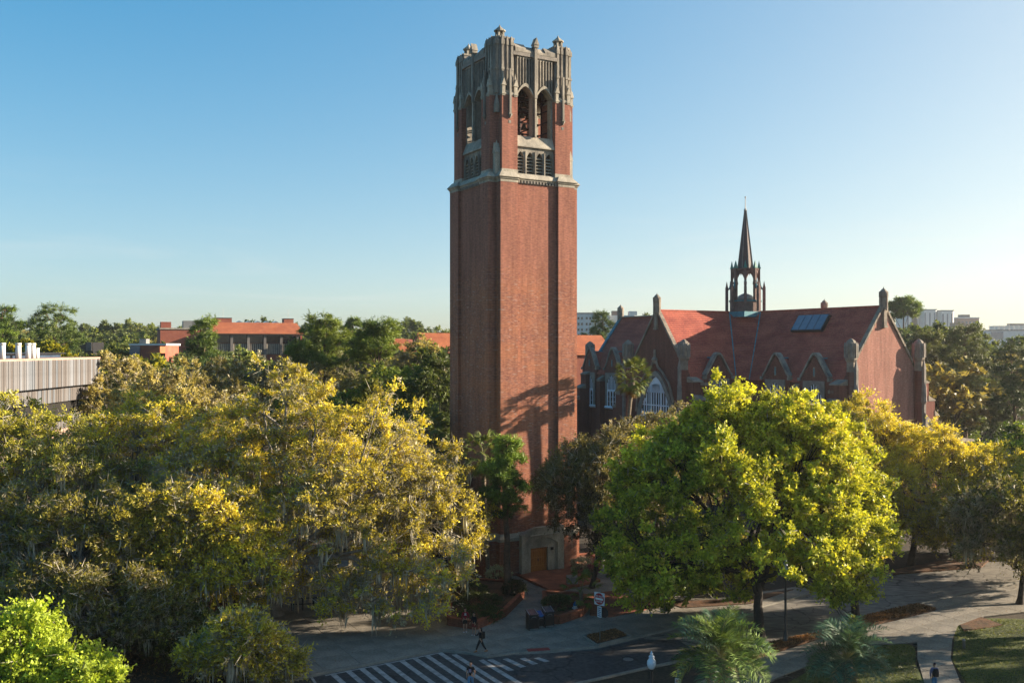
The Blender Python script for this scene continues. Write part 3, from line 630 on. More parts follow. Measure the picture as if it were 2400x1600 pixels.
# gable copings, finials, corner turrets
def gable_end(T, copper=False):
    def nb(): b = MB(); b.T = T; return b
    # local frame: gable plane at y=0 facing -y, x across
    zt = 18.3; xt = (RZ-zt)/PT
    n = 9
    for s in (-1, 1):
        for i in range(n):
            t0, t1 = i/n, (i+1)/n-.012
            x0, x1 = s*(.15+(xt+.2-.15)*t0), s*(.15+(xt+.2-.15)*t1); za, zb = RZ+.45-(x0*s)*PT, RZ+.45-(x1*s)*PT
            b = nb(); b.prism([(x0, za-.42), (x1, zb-.42), (x1, zb), (x0, za)], 'y', -.18, .42); b.build('coping_stone', M['copper'] if copper else M['stone_hall'], hall)
        # octagonal turret with domed cap
        xo = s*6.15; b = nb()
        b.fr(xo, -.35, 0, 17.2, .62, .62, 8); b.build('turret_base', M['brick_dark'], hall)
        b = nb(); b.fr(xo, -.35, 17.2, 18.4, .56, .56, 8); b.fr(xo, -.35, 18.4, 18.7, .6, .78, 8); b.fr(xo, -.35, 18.7, 20.3, .74, .74, 8)
        b.lathe(xo, -.35, [(.78, 20.3), (.72, 20.6), (.5, 20.95), (.22, 21.15), (.05, 21.25)], 8, math.pi/8); b.build('turret_cap', M['stone_hall'], hall)
        for i in range(8):
            a = i*math.pi/4; b = nb(); x, y = xo+.72*math.cos(a), -.35+.72*math.sin(a)
            b.box(x-.09, x+.09, y-.09, y+.09, 18.9, 20.45); b.fr(x, y, 20.45, 20.8, .13, .02, 4); b.build('turret_rib', M['stone_grey'], hall)
        # stepped shaft with canopy below the cap
        b = nb(); b.box(xo-.18, xo+.18, -1.28, -.9, 8.0, 17.5); b.fr(xo, -1.1, 13.0, 13.4, .2, .42, 6); b.fr(xo, -1.1, 13.4, 14.9, .36, .3, 6); b.fr(xo, -1.1, 14.9, 16.8, .34, .04, 6); b.fr(xo, -1.1, 17.4, 18.6, .3, .05, 4)
        b.build('canopied_shaft', M['stone_grey'], hall)
        # outer stepped buttress
        for (x0, x1, zt2) in ((6.7, 8.1, 15.6), (8.1, 9.3, 13.3), (9.3, 10.0, 11.4)):
            b = nb(); b.box(min(s*x0, s*x1), max(s*x0, s*x1), -.3, 1.2, 0, zt2); b.build('buttress', M['brick_dark'], hall)
            b = nb(); xa, xb = s*(x0-.05), s*(x1+.1); b.prism([(xa, zt2), (xb, zt2), (xb, zt2+.15), (xa, zt2+.7)], 'y', -.36, 1.26); b.build('buttress_cap', M['stone_hall'], hall)
    # apex finial
    b = nb(); b.box(-.28, .28, -.32, .5, 22.9, 24.9); b.prism([(-.36, 22.6), (.36, 22.6), (.3, 22.9), (-.3, 22.9)], 'y', -.4, .5); b.build('finial_corbel', M['stone_hall'], hall)
    b = nb(); b.fr(0, 0, 24.9, 26.3, .5, .5, 8); b.fr(0, 0, 26.3, 26.5, .5, .62, 8); b.fr(0, 0, 26.5, 27.05, .58, .58, 8); b.fr(0, 0, 27.05, 27.4, .5, .2, 8); b.fr(0, 0, 27.4, 27.7, .1, .0, 6)
    for i in range(4):
        a = i*math.pi/2; b.box(.5*math.cos(a)-.1, .5*math.cos(a)+.1, .5*math.sin(a)-.1, .5*math.sin(a)+.1, 24.7, 26.9)
    b.build('finial', M['stone_hall'], hall)
def TG(ang, d): return Matrix.Rotation(ang, 4, 'Z') @ Matrix.Translation((0, -d, 0))
gable_end(TG(0, LA)); gable_end(TG(-math.pi/2, LB)); gable_end(TG(math.pi/2, LB)); gable_end(TG(math.pi, LC), True)
# lead ridge at the far nave end
b = MB(); b.box(-.3, .3, CH+5, LC, RZ+.1, RZ+.3); b.build('ridge_flashing', M['stone_hall'], hall)
# blind slit window in the A gable, big traceried window in the transept gable facing the tower
TB = TG(-math.pi/2, LB)
def big_window(T):
    def nb(): b = MB(); b.T = T; return b
    hw = 3.4; zs = 11.2; zt = 16.2; zb = 5.0
    a = arch_pts(0, hw, zs, zt-zs, 12)
    b = nb(); b.prism([(-hw, zb)] + a + [(hw, zb)], 'y', -.06, -.012); b.build('window_glass', M['glass_dark'], hall)
    o1 = arch_pts(0, hw+.0, zs, zt-zs, 12); o2 = arch_pts(0, hw+.75, zs, zt-zs+.75, 12)
    b = nb(); b.prism([(-hw, zb)] + o1 + [(hw, zb), (hw+.75, zb)] + o2[::-1] + [(-hw-.75, zb)], 'y', -.35, -.02); b.build('window_frame', M['stone_grey'], hall)
    # ogee hood up to the finial
    for s in (-1, 1):
        b = nb(); pts = [(s*4.15, -.42, zs), (s*3.9, -.42, 13.3), (s*3.1, -.42, 15.3), (s*1.7, -.42, 16.8), (s*.7, -.42, 17.5), (s*.2, -.42, 18.5)]
        b.tube(pts, .17, 6); b.build('hood_mould', M['stone_hall'], hall)
    b = nb(); b.fr(0, -.4, 17.9, 18.5, .2, .5, 6); b.fr(0, -.4, 18.5, 18.9, .5, .2, 6); b.fr(0, -.4, 18.9, 19.9, .2, .16, 6); b.build('hood_finial', M['stone_hall'], hall)
    def inside(x): # arch height at x
        t = 1-abs(x)/hw; t = max(0, t); return zs+(zt-zs)*(math.sin(t*math.pi/2)**.85)*(.86+.14*t)
    def bar(x, w, z0, z1, d=-.16):
        b = nb(); b.box(x-w/2, x+w/2, d, -.065, z0, z1); b.build('mullion', M['white_trac'], hall)
    for i in range(-3, 4):
        x = i*1.08; bar(x, .24 if i in (-1, 1) else .19, zb, max(inside(x)-.05, zb+1), -.2 if i in (-1, 1) else -.16)
    for i in range(-3, 3):
        xm = (i+.5)*1.08; zz = inside(xm)
        bar(xm, .12, 10.9, zz-.1)
        # lancet heads of the lower lights
        b = nb(); b.prism([(xm-.45, 10.9), (xm-.45, 9.8)] + arch_pts(xm, .36, 9.8, .8, 5) + [(xm+.45, 9.8), (xm+.45, 10.9)], 'y', -.18, -.07); b.build('lancet_head', M['white_trac'], hall)
        # upper panel tracery: pointed heads
        zt2 = min(14.0, zz-.5)
        if zt2 > 12:
            for h in (-.27, .27):
                b = nb(); b.prism([(xm+h-.24, zt2+.75), (xm+h-.24, zt2)] + arch_pts(xm+h, .16, zt2, .5, 4) + [(xm+h+.24, zt2), (xm+h+.24, zt2+.75)], 'y', -.17, -.07); b.build('tracery', M['white_trac'], hall)
                b = nb(); b.box(xm+h-.24, xm+h+.24, -.15, -.068, 12.15, 12.3); b.build('transom', M['white_trac'], hall)
    for x0, x1 in ((-3.35, 3.35),):
        b = nb(); b.box(x0, x1, -.17, -.066, 10.9, 11.25); b.build('transom', M['white_trac'], hall)
        b = nb(); b.box(x0, x1, -.14, -.064, 8.6, 8.7); b.build('transom', M['white_trac'], hall)
    # solid carved head of the tracery with two eyelets
    zz0 = 14.6; pts = [(x, inside(x)-.06) for x in np.linspace(-2.1, 2.1, 13)]
    pts = [(-2.1, 14.4)] + pts + [(2.1, 14.4), (1.1, 15.0), (.5, 14.5), (0, 15.2), (-.5, 14.5), (-1.1, 15.0)]
    b = nb(); b.prism(pts, 'y', -.19, -.072); b.build('tracery', M['white_trac'], hall)
big_window(TB)
def dormer(T, w=2.45, za=19.1, zk=16.3, white=True, stain='glass_dark'):
    """gabled wall dormer, plane y=0 facing -y"""
    def nb(): b = MB(); b.T = T; return b
    b = nb(); b.prism([(-w, 15.2), (w, 15.2), (w, zk), (w*.86, zk), (0, za), (-w*.86, zk), (-w, zk)], 'y', -.25, .6); b.build('dormer_wall', M['brick_dark'], hall)
    for s in (-1, 1):
        n = 6
        prof = [(0, za+.38), (.28, za+.2), (w*.86+.25, zk+.1), (w*.86+.15, zk-.32), (0, za-.28)]
        P_ = [(w*.10, za+.36), (w*.22, za+.10), (w*.52, za-1.0), (w*.80, zk+.75), (w*.96, zk+.30)]
        line_ = [(0, za+.42)] + P_
        for i in range(len(line_)-1):
            (x0, q0), (x1, q1) = line_[i], line_[i+1]
            b = nb(); b.prism([(s*x0, q0), (s*(x1-.015), q1), (s*(x1-.015-.06), q1-.30), (s*max(x0-.06, 0), q0-.30)], 'y', -.36, .5); b.build('dormer_coping', M['stone'], hall)
        b = nb(); b.box(min(s*(w*.9), s*(w+.18)), max(s*(w*.9), s*(w+.18)), -.45, .5, zk-.35, zk+.05); b.build('kneeler', M['stone'], hall)
    b = nb(); b.box(-.16, .16, -.3, -.24, zk+.2, zk+1.4); b.build('slit_window', M['stone_hall'], hall)
    b = nb(); b.box(-.08, .08, -.32, -.3, zk+.3, zk+1.25); b.build('slit_glass', M['copper'], hall)
    # roof of the dormer running back into the slope
    b = nb(); zr = za-.35; h = w*.9
    bk = lambda z: (EZ-z)/PT*-1 + 0
    back = (zr-EZ)/PT+.5
    for s in (-1, 1):
        courses(b, (s*h, .3, zk-.3), (s*h, (zk-.3-EZ)/PT+.4, zk-.3), (0, .3, zr), (0, back, zr), .3)
    b.build('dormer_roof', M['roof_tile'], hall)
    b = nb(); b.tube([(0, .3, zr+.03), (0, back, zr+.03)], .1, 5); b.tube([(-h, (zk-.3-EZ)/PT+.4, zk-.25), (0, back, zr+.03)], .09, 4); b.tube([(h, (zk-.3-EZ)/PT+.4, zk-.25), (0, back, zr+.03)], .09, 4); b.build('copper_valley', M['copper'], hall)
    # window below
    hw = 1.25; zs = 14.2; ztp = 15.6; zb = 10.6
    b = nb(); b.prism([(-hw-.5, zb), (-hw-.5, 16.0), (hw+.5, 16.0), (hw+.5, zb), (hw, zb)] + arch_pts(0, hw, zs, ztp-zs, 7)[::-1] + [(-hw, zb)], 'y', -.4, -.26); b.build('window_frame', M['stone_grey'], hall)
    b = nb(); b.prism([(-hw, zb)] + arch_pts(0, hw, zs, ztp-zs, 7) + [(hw, zb)], 'y', -.30, -.26); b.build('window_glass', M[stain], hall)
    for i in range(4):
        x = -hw+.1+i*(2*hw-.2)/3; b = nb(); b.box(x-.11, x+.11, -.38, -.31, zb, 13.0); b.build('mullion', M['white_trac'], hall)
    for i in range(7):
        x = -hw+.1+i*(2*hw-.2)/6; t = 1-abs(x)/hw; zz = zs+(ztp-zs)*(math.sin(max(t, .01)*math.pi/2)**.85)*(.86+.14*t)
        b = nb(); b.box(x-.06, x+.06, -.37, -.31, 13.0, max(zz-.03, 13.4)); b.build('mullion', M['white_trac'], hall)
    for i in range(3):
        x = -hw+.1+(i+.5)*(2*hw-.2)/3
        b = nb(); b.prism([(x-.36, 13.3), (x-.36, 12.75)] + arch_pts(x, .27, 12.75, .4, 4) + [(x+.36, 12.75), (x+.36, 13.3)], 'y', -.39, -.31); b.build('tracery', M['white_trac'], hall)
    for zz in (11.3, 12.1):
        b = nb(); b.box(-hw, hw, -.35, -.305, zz, zz+.05); b.build('transom', M['white_trac'], hall)
    b = nb(); b.prism([(-.55, zb-.25), (-.4, zb), (-.3, zb), (-.26, zb-.5)], 'x', -hw-.6, hw+.6); b.build('sill', M['white_trac'], hall)
def TW(y): return Matrix.Rotation(-math.pi/2, 4, 'Z') @ Matrix.Translation((-y, -HW, 0))
# on the nave wall facing the tower (x = -HW): photo columns of the gable peaks
yA = []
for px in (1909, 1818):
    y = hall_local(px, plane='x', val=-HW-.2); yA.append(y); dormer(TW(y))
for px in (1435, 1382):
    y = hall_local(px, plane='x', val=-HW-.2); dormer(TW(y), 2.1, 19.8, 16.8)
xB = hall_local(1684, plane='y', val=-HW-.2)
dormer(Matrix.Translation((xB, -HW, 0)))
# buttresses with caps between the dormers
for px in (1862, 1955, 1408):
    y = hall_local(px, plane='x', val=-HW-.6)
    b = MB(); b.box(-HW-1.1, -HW+.1, y-.4, y+.4, 0, 14.6); b.build('buttress', M['brick_dark'], hall)
    b = MB(); b.T = Matrix.Translation((0, 0, 0)); b.prism([(-HW-1.2, 14.6), (-HW+.05, 14.6), (-HW+.05, 15.6), (-HW-1.2, 14.9)], 'y', y-.45, y+.45); b.build('buttress_cap', M['stone_hall'], hall)
# crenellated corner block between transept and nave (stone steps)
for (dx, dz) in ((0, 15.2), (1.1, 14.0), (2.2, 12.4)):
    x = -LB+8.1+dx*.2
    b = MB(); b.box(-LB+.9+dx, -LB+1.9+dx, -HW-1.8, -HW-.3, 0, dz); b.build('stair_block', M['brick_dark'], hall)
    b = MB(); b.box(-LB+.8+dx, -LB+1.95+dx, -HW-1.9, -HW-.25, dz, dz+.35); b.build('stair_cap', M['stone_hall'], hall)
# skylight on the nave slope facing the tower
n_ = Vector((-PT, 0, 1)).normalized()
def on_slope(px, py):
    c, s = math.cos(TR), math.sin(TR)
    d = Vector(((px-CX)/F, 1, -(py-HY)/F)); o_ = Vector((0-XC, 0-DC, HC))
    dl = Vector((d.x*c+d.y*s, -d.x*s+d.y*c, d.z)); ol = Vector((o_.x*c+o_.y*s, -o_.x*s+o_.y*c, o_.z))
    p0 = Vector((0, 0, RZ)); t = (p0-ol).dot(n_)/dl.dot(n_); return ol+dl*t
Q = [on_slope(1861, 777), on_slope(1876, 744), on_slope(1945, 743), on_slope(1930, 778)]
zlo = (Q[0].z+Q[3].z)/2; zhi = (Q[1].z+Q[2].z)/2
yl = (Q[0].y+Q[1].y)/2; yr = (Q[2].y+Q[3].y)/2
def sp(y, z, l): 
    return tuple(Vector((-(RZ-z)/PT, y, z)) + n_*l)
b = MB(); b.add([sp(yl+.12, zlo-.08, .0), sp(yr-.12, zlo-.08, .0), sp(yr-.12, zhi+.08, .0), sp(yl+.12, zhi+.08, .0), sp(yl+.12, zlo-.08, .45), sp(yr-.12, zlo-.08, .45), sp(yr-.12, zhi+.08, .45), sp(yl+.12, zhi+.08, .45)], [(0,1,2,3),(4,5,6,7),(0,1,5,4),(1,2,6,5),(2,3,7,6),(3,0,4,7)])
sk = b.build('skylight', M['metal_black'], hall)
for i in range(4):
    ya, yb = yl+(yr-yl)*(i/4+.012), yl+(yr-yl)*((i+1)/4-.012)
    b = MB(); b.add([sp(ya, zlo, .46), sp(yb, zlo, .46), sp(yb, zhi, .46), sp(ya, zhi, .46), sp(ya, zlo, .52), sp(yb, zlo, .52), sp(yb, zhi, .52), sp(ya, zhi, .52)], [(0,1,2,3),(4,5,6,7),(0,1,5,4),(1,2,6,5),(2,3,7,6),(3,0,4,7)])
    b.build('pane', M['glass_blue'], sk)
# ------------------------------------------------ fleche on the crossing
FZ = RZ-.2
b = MB(); b.box(-3.15, 3.15, -3.15, 3.15, FZ-.5, FZ+.28); b.build('fleche_kerb', M['copper'], hall)
b = MB(); b.fr(0, 0, FZ+.28, 26.8, 2.35, 2.35, 8); b.build('fleche_drum', M['fleche'], hall)
b = MB(); b.fr(0, 0, 26.8, 26.98, 2.5, 2.5, 8); b.build('drum_coping', M['copper'], hall)
b = MB(); b.lathe(0, 0, [(1.15, 26.98), (1.15, 27.5), (.9, 27.75), (.35, 28.0), (.02, 28.15)], 12); b.build('lantern_dome', M['metal_grey'], hall, True)
fa = R(-103.7) - TR   # one pier faces the viewer
for i in range(8):
    a = fa+i*math.pi/4; c, s = math.cos(a), math.sin(a); T = Matrix.Rotation(a, 4, 'Z')
    b = MB(); b.T = T; b.box(1.72, 2.1, -.17, .17, 26.0, 31.6); b.box(1.66, 2.16, -.21, .21, 29.4, 29.65); b.build('fleche_pier', M['fleche'], hall)
    b = MB(); b.T = T; b.fr(1.92, 0, 31.75, 32.75, .30, .02, 4, math.pi/4); b.box(1.66, 2.18, -.26, .26, 31.6, 31.75); b.build('pinnacle', M['copper_tip'], hall)
    b = MB(); b.T = T; b.box(2.42, 2.86, -.20, .20, 25.4, 28.9); b.fr(2.64, 0, 28.9, 29.8, .26, .02, 4, math.pi/4); b.build('outer_pier', M['fleche'], hall)
    b = MB(); b.T = T; b.tube([(2.5, 0, 28.6), (2.25, 0, 28.75), (2.12, 0, 29.2), (2.06, 0, 29.8)], .13, 5); b.build('flying_buttress', M['copper'], hall)
    # pointed arch web between piers
    T2 = Matrix.Rotation(a+math.pi/8, 4, 'Z') @ Matrix.Translation((1.66, 0, 0)) @ Matrix.Rotation(math.pi/2, 4, 'Z')
    b = MB(); b.T = T2; b.prism([(-.60, 31.5), (-.60, 30.2)] + arch_pts(0, .57, 30.2, .9, 6) + [(.60, 30.2), (.60, 31.5)], 'y', -.10, .10)
    b.fr(0, 0, 30.75, 31.15, .03, .12, 4); b.build('arch_web', M['fleche'], hall)
b = MB(); b.fr(0, 0, 31.3, 31.6, 2.0, 2.05, 8); b.build('ring_beam', M['fleche'], hall)
b = MB(); b.fr(0, 0, 31.6, 40.0, 1.16, .16, 8, fa+math.pi/8); b.build('spire', pm('spire_slate', (.12,.075,.07), (.075,.05,.05), 2, .6, .2, .3, streak=(1,1,4)), hall)
for i in range(8):
    a = fa+i*math.pi/4+math.pi/8; b = MB(); b.tube([(1.18*math.cos(a), 1.18*math.sin(a), 31.6), (.17*math.cos(a), .17*math.sin(a), 40.0)], [.08, .05], 4); b.build('spire_rib', M['stone_grey'], hall)
b = MB(); b.lathe(0, 0, [(.17, 40.0), (.26, 40.15), (.12, 40.4), (.07, 40.6), (.05, 42.0)], 6); b.fr(0, 0, 41.9, 42.15, .1, .1, 6); b.build('spire_finial', M['metal_grey'], hall)
# low annexe at the right end of the hall
an = thing('brick_annexe', 'low brick annexe with a pale curved roof at the right end of the hall', 'building', (50.2, 115.0, 0), TR)
MB().box(-3.5, 3.2, -2.5, 4, 0, 9.0).build('wall', M['brick'], an)
MB().prism([(-4, 9.0), (3.9, 9.0), (3.9, 9.25), (1.0, 9.6), (-4, 9.7)], 'y', -3, 4.5).build('roof', M['stone_hall'], an)
MB().prism([(-4.4, 9.6), (-1.2, 9.6), (-4.4, 12.6)], 'y', -2.6, -2.2).build('stair_parapet', M['stone_hall'], an)
# ============================================================ FARTHER BUILDINGS
def win_grid(par, T, xs, zs, w, h, m=None, frame=False):
    sh = MB().box(-w/2, w/2, -.06, -.015, 0, h).mesh('window', m or M['glass_dark'])
    for x in xs:
        for z in zs:
            o = newobj('window', sh, par); o.matrix_local = T @ Matrix.Translation((x, 0, z))
# brutalist block of vertical concrete panels, upper left
bb = thing('panelled_block', 'long block of grey vertical concrete panels with white roof pipes, far left', 'building', (-49.8, 116.0, 0), R(0))
BW = R(3.0)
bb.rotation_euler = (0, 0, BW)
# local: wall plane x=0 facing +x, running to -y
MB().box(-25, -.12, -46, 0, 15.9, 18.8).build('wall', M['panel'], bb)
MB().box(-25, -1.2, -46, -1.0, 14.2, 15.9).build('wall', M['panel'], bb)
MB().box(-24, -1.6, -46, -2.2, 11.0, 14.2).build('recessed_floor', M['dark'], bb)
MB().box(-24, -1.5, -46, -2.4, 0, 11.0).build('wall', M['panel_pink'], bb)
MB().box(-1.6, -1.2, -10, -2.2, 11.2, 12.6).build('balcony', M['panel'], bb)
MB().box(-25, .06, -46, .05, 18.8, 19.0).build('parapet', M['panel_pink'], bb)
tints = [pm('concrete_panel_%s' % n, c, tuple(x*.75 for x in c), .3, .9, .3, .15, streak=(1,1,.3)) for n, c in (('warm', (.19,.185,.19)), ('grey', (.17,.185,.21)), ('tan', (.15,.135,.13)), ('pale', (.23,.24,.265)))]
rp_ = random.Random(8); pmz = [MB().box(-.1, .10, -.21, .21, 15.85, 18.8).mesh('panel', t) for t in tints]; pml = [MB().box(-.1, .10, -.21, .21, 14.1, 15.8).mesh('panel', t) for t in tints]
for i in range(96):
    o = newobj('panel', pmz[rp_.choice((0, 0, 1, 2, 2, 3))], bb); o.location = (-.05+rp_.uniform(-.02, .03), -.25-i*.47, 0)
for i in range(90):
    o = newobj('panel', pml[rp_.choice((0, 1, 2, 2))], bb); o.location = (-1.1+rp_.uniform(-.02, .03), -1.3-i*.47, 0)
for i in range(34):
    o = newobj('panel', pml[rp_.choice((0, 2))], bb); o.location = (-1.15, -2.5-i*.47, -1.6); o.scale = (1, 1, .9)
MB().box(-22, -3.4, -44, -3, 19.0, 19.4).build('roof_structure', pm('dark_blue_metal', (.03,.05,.09), (.05,.08,.13), 1, .4), bb)
MB().box(-22.4, -3.0, -44.4, -2.6, 19.4, 19.55).build('roof_rim', M['metal_black'], bb)
for px in (6, 43, 66, 77, 86):
    k_ = (px-CX)/F; c_, s_ = math.cos(BW), math.sin(BW); ly = (k_*(116-1.8*s_)+49.8+1.8*c_)/(-s_-k_*c_)
    loc = Vector((-1.8, ly, 0))
    b = MB(); b.fr(loc.x, loc.y, 18.9, 20.4 if px != 86 else 20.0, .27, .27, 12); b.fr(loc.x, loc.y, 20.4 if px != 86 else 20.0, 20.6 if px != 86 else 20.1, .30, .30, 12); b.build('vent_pipe', M['white'], bb, True)
# red roofed long building
def bld(name, label, px, Y, rz=0, cat='building'):
    x = (px-CX)/F*Y; return thing(name, label, cat, (x, Y, 0), rz)
rb = bld('red_roofed_building', 'long building with a sloping orange tiled roof and two brick roof boxes', 605, 262, R(24))
MB().box(-12, 12, 0, 20, 0, 23.6).build('wall', M['brick_far'], rb)
b = MB(); courses(b, (-12.3, -1.5, 23.9), (12.2, -1.5, 23.9), (-11.6, 5.5, 27.1), (11.6, 5.5, 27.1), .5, .06); b.build('roof', M['roof_orange'], rb)
MB().box(-11.6, 11.6, 5.5, 20, 26.9, 27.1).build('roof_deck', M['stone_grey'], rb)
MB().box(-12.3, 12.2, -1.5, -1.1, 23.55, 23.9).build('eave', M['dark'], rb)
MB().box(-11.5, 11.5, -.1, .0, 21.4, 23.5).build('window_band', M['glass_dark'], rb)
for i in range(6):
    x = -11.5+i*4.4; MB().box(x-.35, x+.35, -1.0, -.1, 16, 23.5).build('column', M['panel'], rb)
for i in range(44): MB().box(-11.3+i*.52, -11.0+i*.52, -.35, -.1, 18.4, 21.2).build('panel', M['stone_light'], rb)
MB().box(-11.5, 11.5, -.1, 0, 18.3, 21.3).build('panel_back', M['dark'], rb)
for x0, x1 in ((-10.5, -6), (8.3, 11.0)):
    MB().box(x0, x1, 7, 10, 27.1, 28.3).build('roof_box', M['brick_far'], rb); MB().box(x0-.1, x1+.1, 6.9, 10.1, 28.3, 28.42).build('roof_box_lid', M['dark'], rb)
    MB().tube([((x0+x1)/2, 8, 28.3), ((x0+x1)/2, 8, 31.0)], .04, 4).build('antenna', M['metal_grey'], rb)
for i in range(5): MB().prism([(-5+i*2.5, 27.1), (-3.2+i*2.5, 27.1), (-4.1+i*2.5, 27.65)], 'y', 6, 9).build('roof_light', M['glass_blue'], rb)
MB().box(-25, -12.2, 2, 14, 0, 25).build('wing', M['brick_far'], rb); MB().box(-25.2, -12.0, 1.8, 14, 25, 25.4).build('wing_parapet', M['stone_light'], rb)
MB().box(-24.8, -22.2, 3, 6, 25.4, 27.0).build('roof_box', M['brick_far'], rb); MB().box(-19, -12.4, 4, 8, 25.4, 27.4).build('plant_room', M['metal_grey'], rb)
sb = bld('small_brick_building', 'small brick building with a flat white topped roof among the trees at left', 347, 200)
MB().box(-3.6, 3.6, 0, 8, 0, 20.6).build('wall', M['brick_far'], sb); MB().box(-3.9, 3.9, -.3, 8.3, 20.6, 21.0).build('parapet', M['white'], sb)
MB().box(-3.7, -1.6, -.4, 0, 18.5, 20.5).build('window', M['glass_blue'], sb); MB().box(-2.2, -.8, 1, 3, 21, 22.0).build('roof_unit', M['metal_grey'], sb)
MB().prism([(.5, 19.0), (3.6, 20.4), (3.6, 19.0)], 'y', -3, -.02).build('lean_to', M['roof_orange'], sb)
pb = bld('grey_panel_building', 'small dark and pale striped box above the trees at far left', 190, 225)
MB().box(-2.8, 2.8, 0, 6, 0, 21.4).build('wall', M['metal_black'], pb)
for x in (-1.0, 1.9): MB().box(x-.7, x+.7, -.15, -.02, 19.4, 21.4).build('panel', M['panel'], pb)
for nm, px, Y, w, zt, lab in (('hip_roof_building', 948, 175, 2.6, 21.8, 'orange hipped roof peeping out of the dark trees left of the tower'), ('tiled_roof_building', 1040, 185, 4.2, 23.0, 'pale orange tiled roof touching the left edge of the tower')):
    r = bld(nm, lab, px, Y, R(24))
    MB().box(-w, w, 0, 8, 0, zt-3).build('wall', M['brick_far'], r)
    b = MB(); courses(b, (-w-.4, -.4, zt-3), (w+.4, -.4, zt-3), (-w*.3 if w < 3 else -w, 3.5, zt), (w*.4 if w < 3 else w, 3.5, zt), .4, .05); b.build('roof', M['roof_orange'], r)
    MB().prism([(-.4, zt-3.02), (3.5, zt-.1), (7.9, zt-3.02)], 'x', -w, w).build('gable', M['brick_far'], r)
orr = bld('orange_roof_hall', 'broad pale orange roof between the tower and the red brick hall', 1385, 215, R(24))
MB().box(-8, 6, 0, 10, 0, 19).build('wall', M['brick_far'], orr)
b = MB(); courses(b, (-8, -.5, 18.5), (6, -.5, 18.5), (-8, 6, 23.0), (6, 6, 23.0), .4, .05); b.build('roof', M['roof_orange'], orr)
# white far buildings
for (px, Y, w, zt, lab, mm) in ((2268, 760, 9, 43.5, 'pale block with a brick coloured front between the round towers and the long building', 'panel_pink'), (2395, 900, 24, 40, 'farthest pale block at the right edge of the skyline', 'white')):
    r = bld('distant_block', lab, px, Y); MB().box(-w, w, 0, 14, 0, zt).build('wall', M[mm], r); MB().box(-w-.3, w+.3, -.3, 14, zt, zt+.8).build('parapet', M['white'], r); MB().box(-w*.4, w*.3, 2, 9, zt+.8, zt+3).build('plant_room', M['panel'], r)
    win_grid(r, Matrix.Translation((0, 0, 0)), [-w+2+i*3 for i in range(int(2*w/3)-1)], [zt-4.5, zt-8.5, zt-12.5], 1.6, 1.8, M['glass_blue'])
wb = bld('white_apartment_block', 'white block with small square windows right beside the tower on the skyline', 1400, 480)
MB().box(-12, 6, 0, 12, 0, 37.2).build('wall', M['white'], wb); MB().box(-12.2, 6.2, -.2, 12.2, 37.2, 37.7).build('parapet', M['panel'], wb)
MB().box(6, 19, 4, 14, 0, 36.5).build('wall', M['white'], wb); MB().box(8, 13.5, 5, 10, 36.5, 38.8).build('plant_room', M['panel_pink'], wb); MB().box(16.5, 20.5, 5, 10, 36.5, 38.6).build('plant_room', M['white'], wb)
win_grid(wb, Matrix.Translation((0, 0, 0)), [-9.4, -7.7, -5.3, -3.6, -1.0, 1.0, 3.5], [34.3, 31.4, 28.6, 25.8], .9, 1.2)
hb = bld('hospital_tower', 'pale cluster of tall round cornered towers on the right skyline', 2176, 700)
for (x0, x1, zt) in ((-19, -7, 46), (-6.5, 6, 47.5), (6.5, 18.5, 46.8)):
    b = MB(); b.prism([(x0, 0), (x0+2, -3), (x1-2, -3), (x1, 0), (x1, 12), (x0, 12)], 'z', 0, zt); b.build('tower_slab', M['white'], hb)
    MB().box(x0+1, x1-1, -2.9, 11, zt, zt+.7).build('roof_rim', M['panel'], hb)
    for i in range(3):
        xx = x0+2.8+i*(x1-x0-5.6)/2; MB().box(xx-.5, xx+.5, -3.1, -3.02, 6, zt-2).build('window_strip', M['glass_blue'], hb)
MB().box(-13, -9.5, -3.3, -3.1, 30, 45).build('window_strip', M['glass_dark'], hb)
lb = bld('long_pale_building', 'long low pale building with a blue glass centre on the far right skyline', 2330, 640)
MB().box(-26, 26, 0, 14, 0, 31.5).build('wall', M['white'], lb); MB().box(-26, 26, -.2, 14, 31.5, 32.2).build('parapet', M['panel'], lb)
MB().box(-26, -19, -1, 8, 0, 37).build('stair_tower', M['panel_pink'], lb); MB().box(-2, 6, -.3, -.02, 26, 31).build('window', M['glass_blue'], lb)
for i in range(9): MB().tube([(-4+i*3.3, 5, 32.2), (-4+i*3.3, 5, 35.5)], .12, 4).build('mast', M['metal_grey'], lb)
win_grid(lb, Matrix.Translation((0, 0, 0)), [-17+i*2.2 for i in range(6)], [22, 25.5, 29], 1.2, 1.6, M['glass_blue'])
l2 = bld('pale_flat_building', 'pale flat roofed building half hidden by pines at the right edge', 2375, 330)
MB().box(-8, 12, 0, 14, 0, 19.0).build('wall', M['white'], l2); MB().box(-8.4, 12.4, -.4, 14.4, 19.0, 19.4).build('roof', M['panel'], l2); MB().box(-8.1, 12, -.2, -.02, 15.6, 16.4).build('window_band', M['glass_dark'], l2)
bh = bld('brick_house', 'tall orange brick building in part shade behind the pines at the right edge', 2370, 196)
MB().box(-3.2, 10, 0, 10, 0, 11.8).build('wall', M['brick'], bh); MB().box(-6.0, -3.2, 3, 9, 0, 9.8).build('wing', M['brick'], bh)
MB().box(-2.4, -.2, -.4, 0, 2.8, 6.0).build('bay', M['white'], bh); MB().box(-3.5, 10.3, -.3, 10, 11.8, 12.1).build('eave', M['stone_light'], bh)
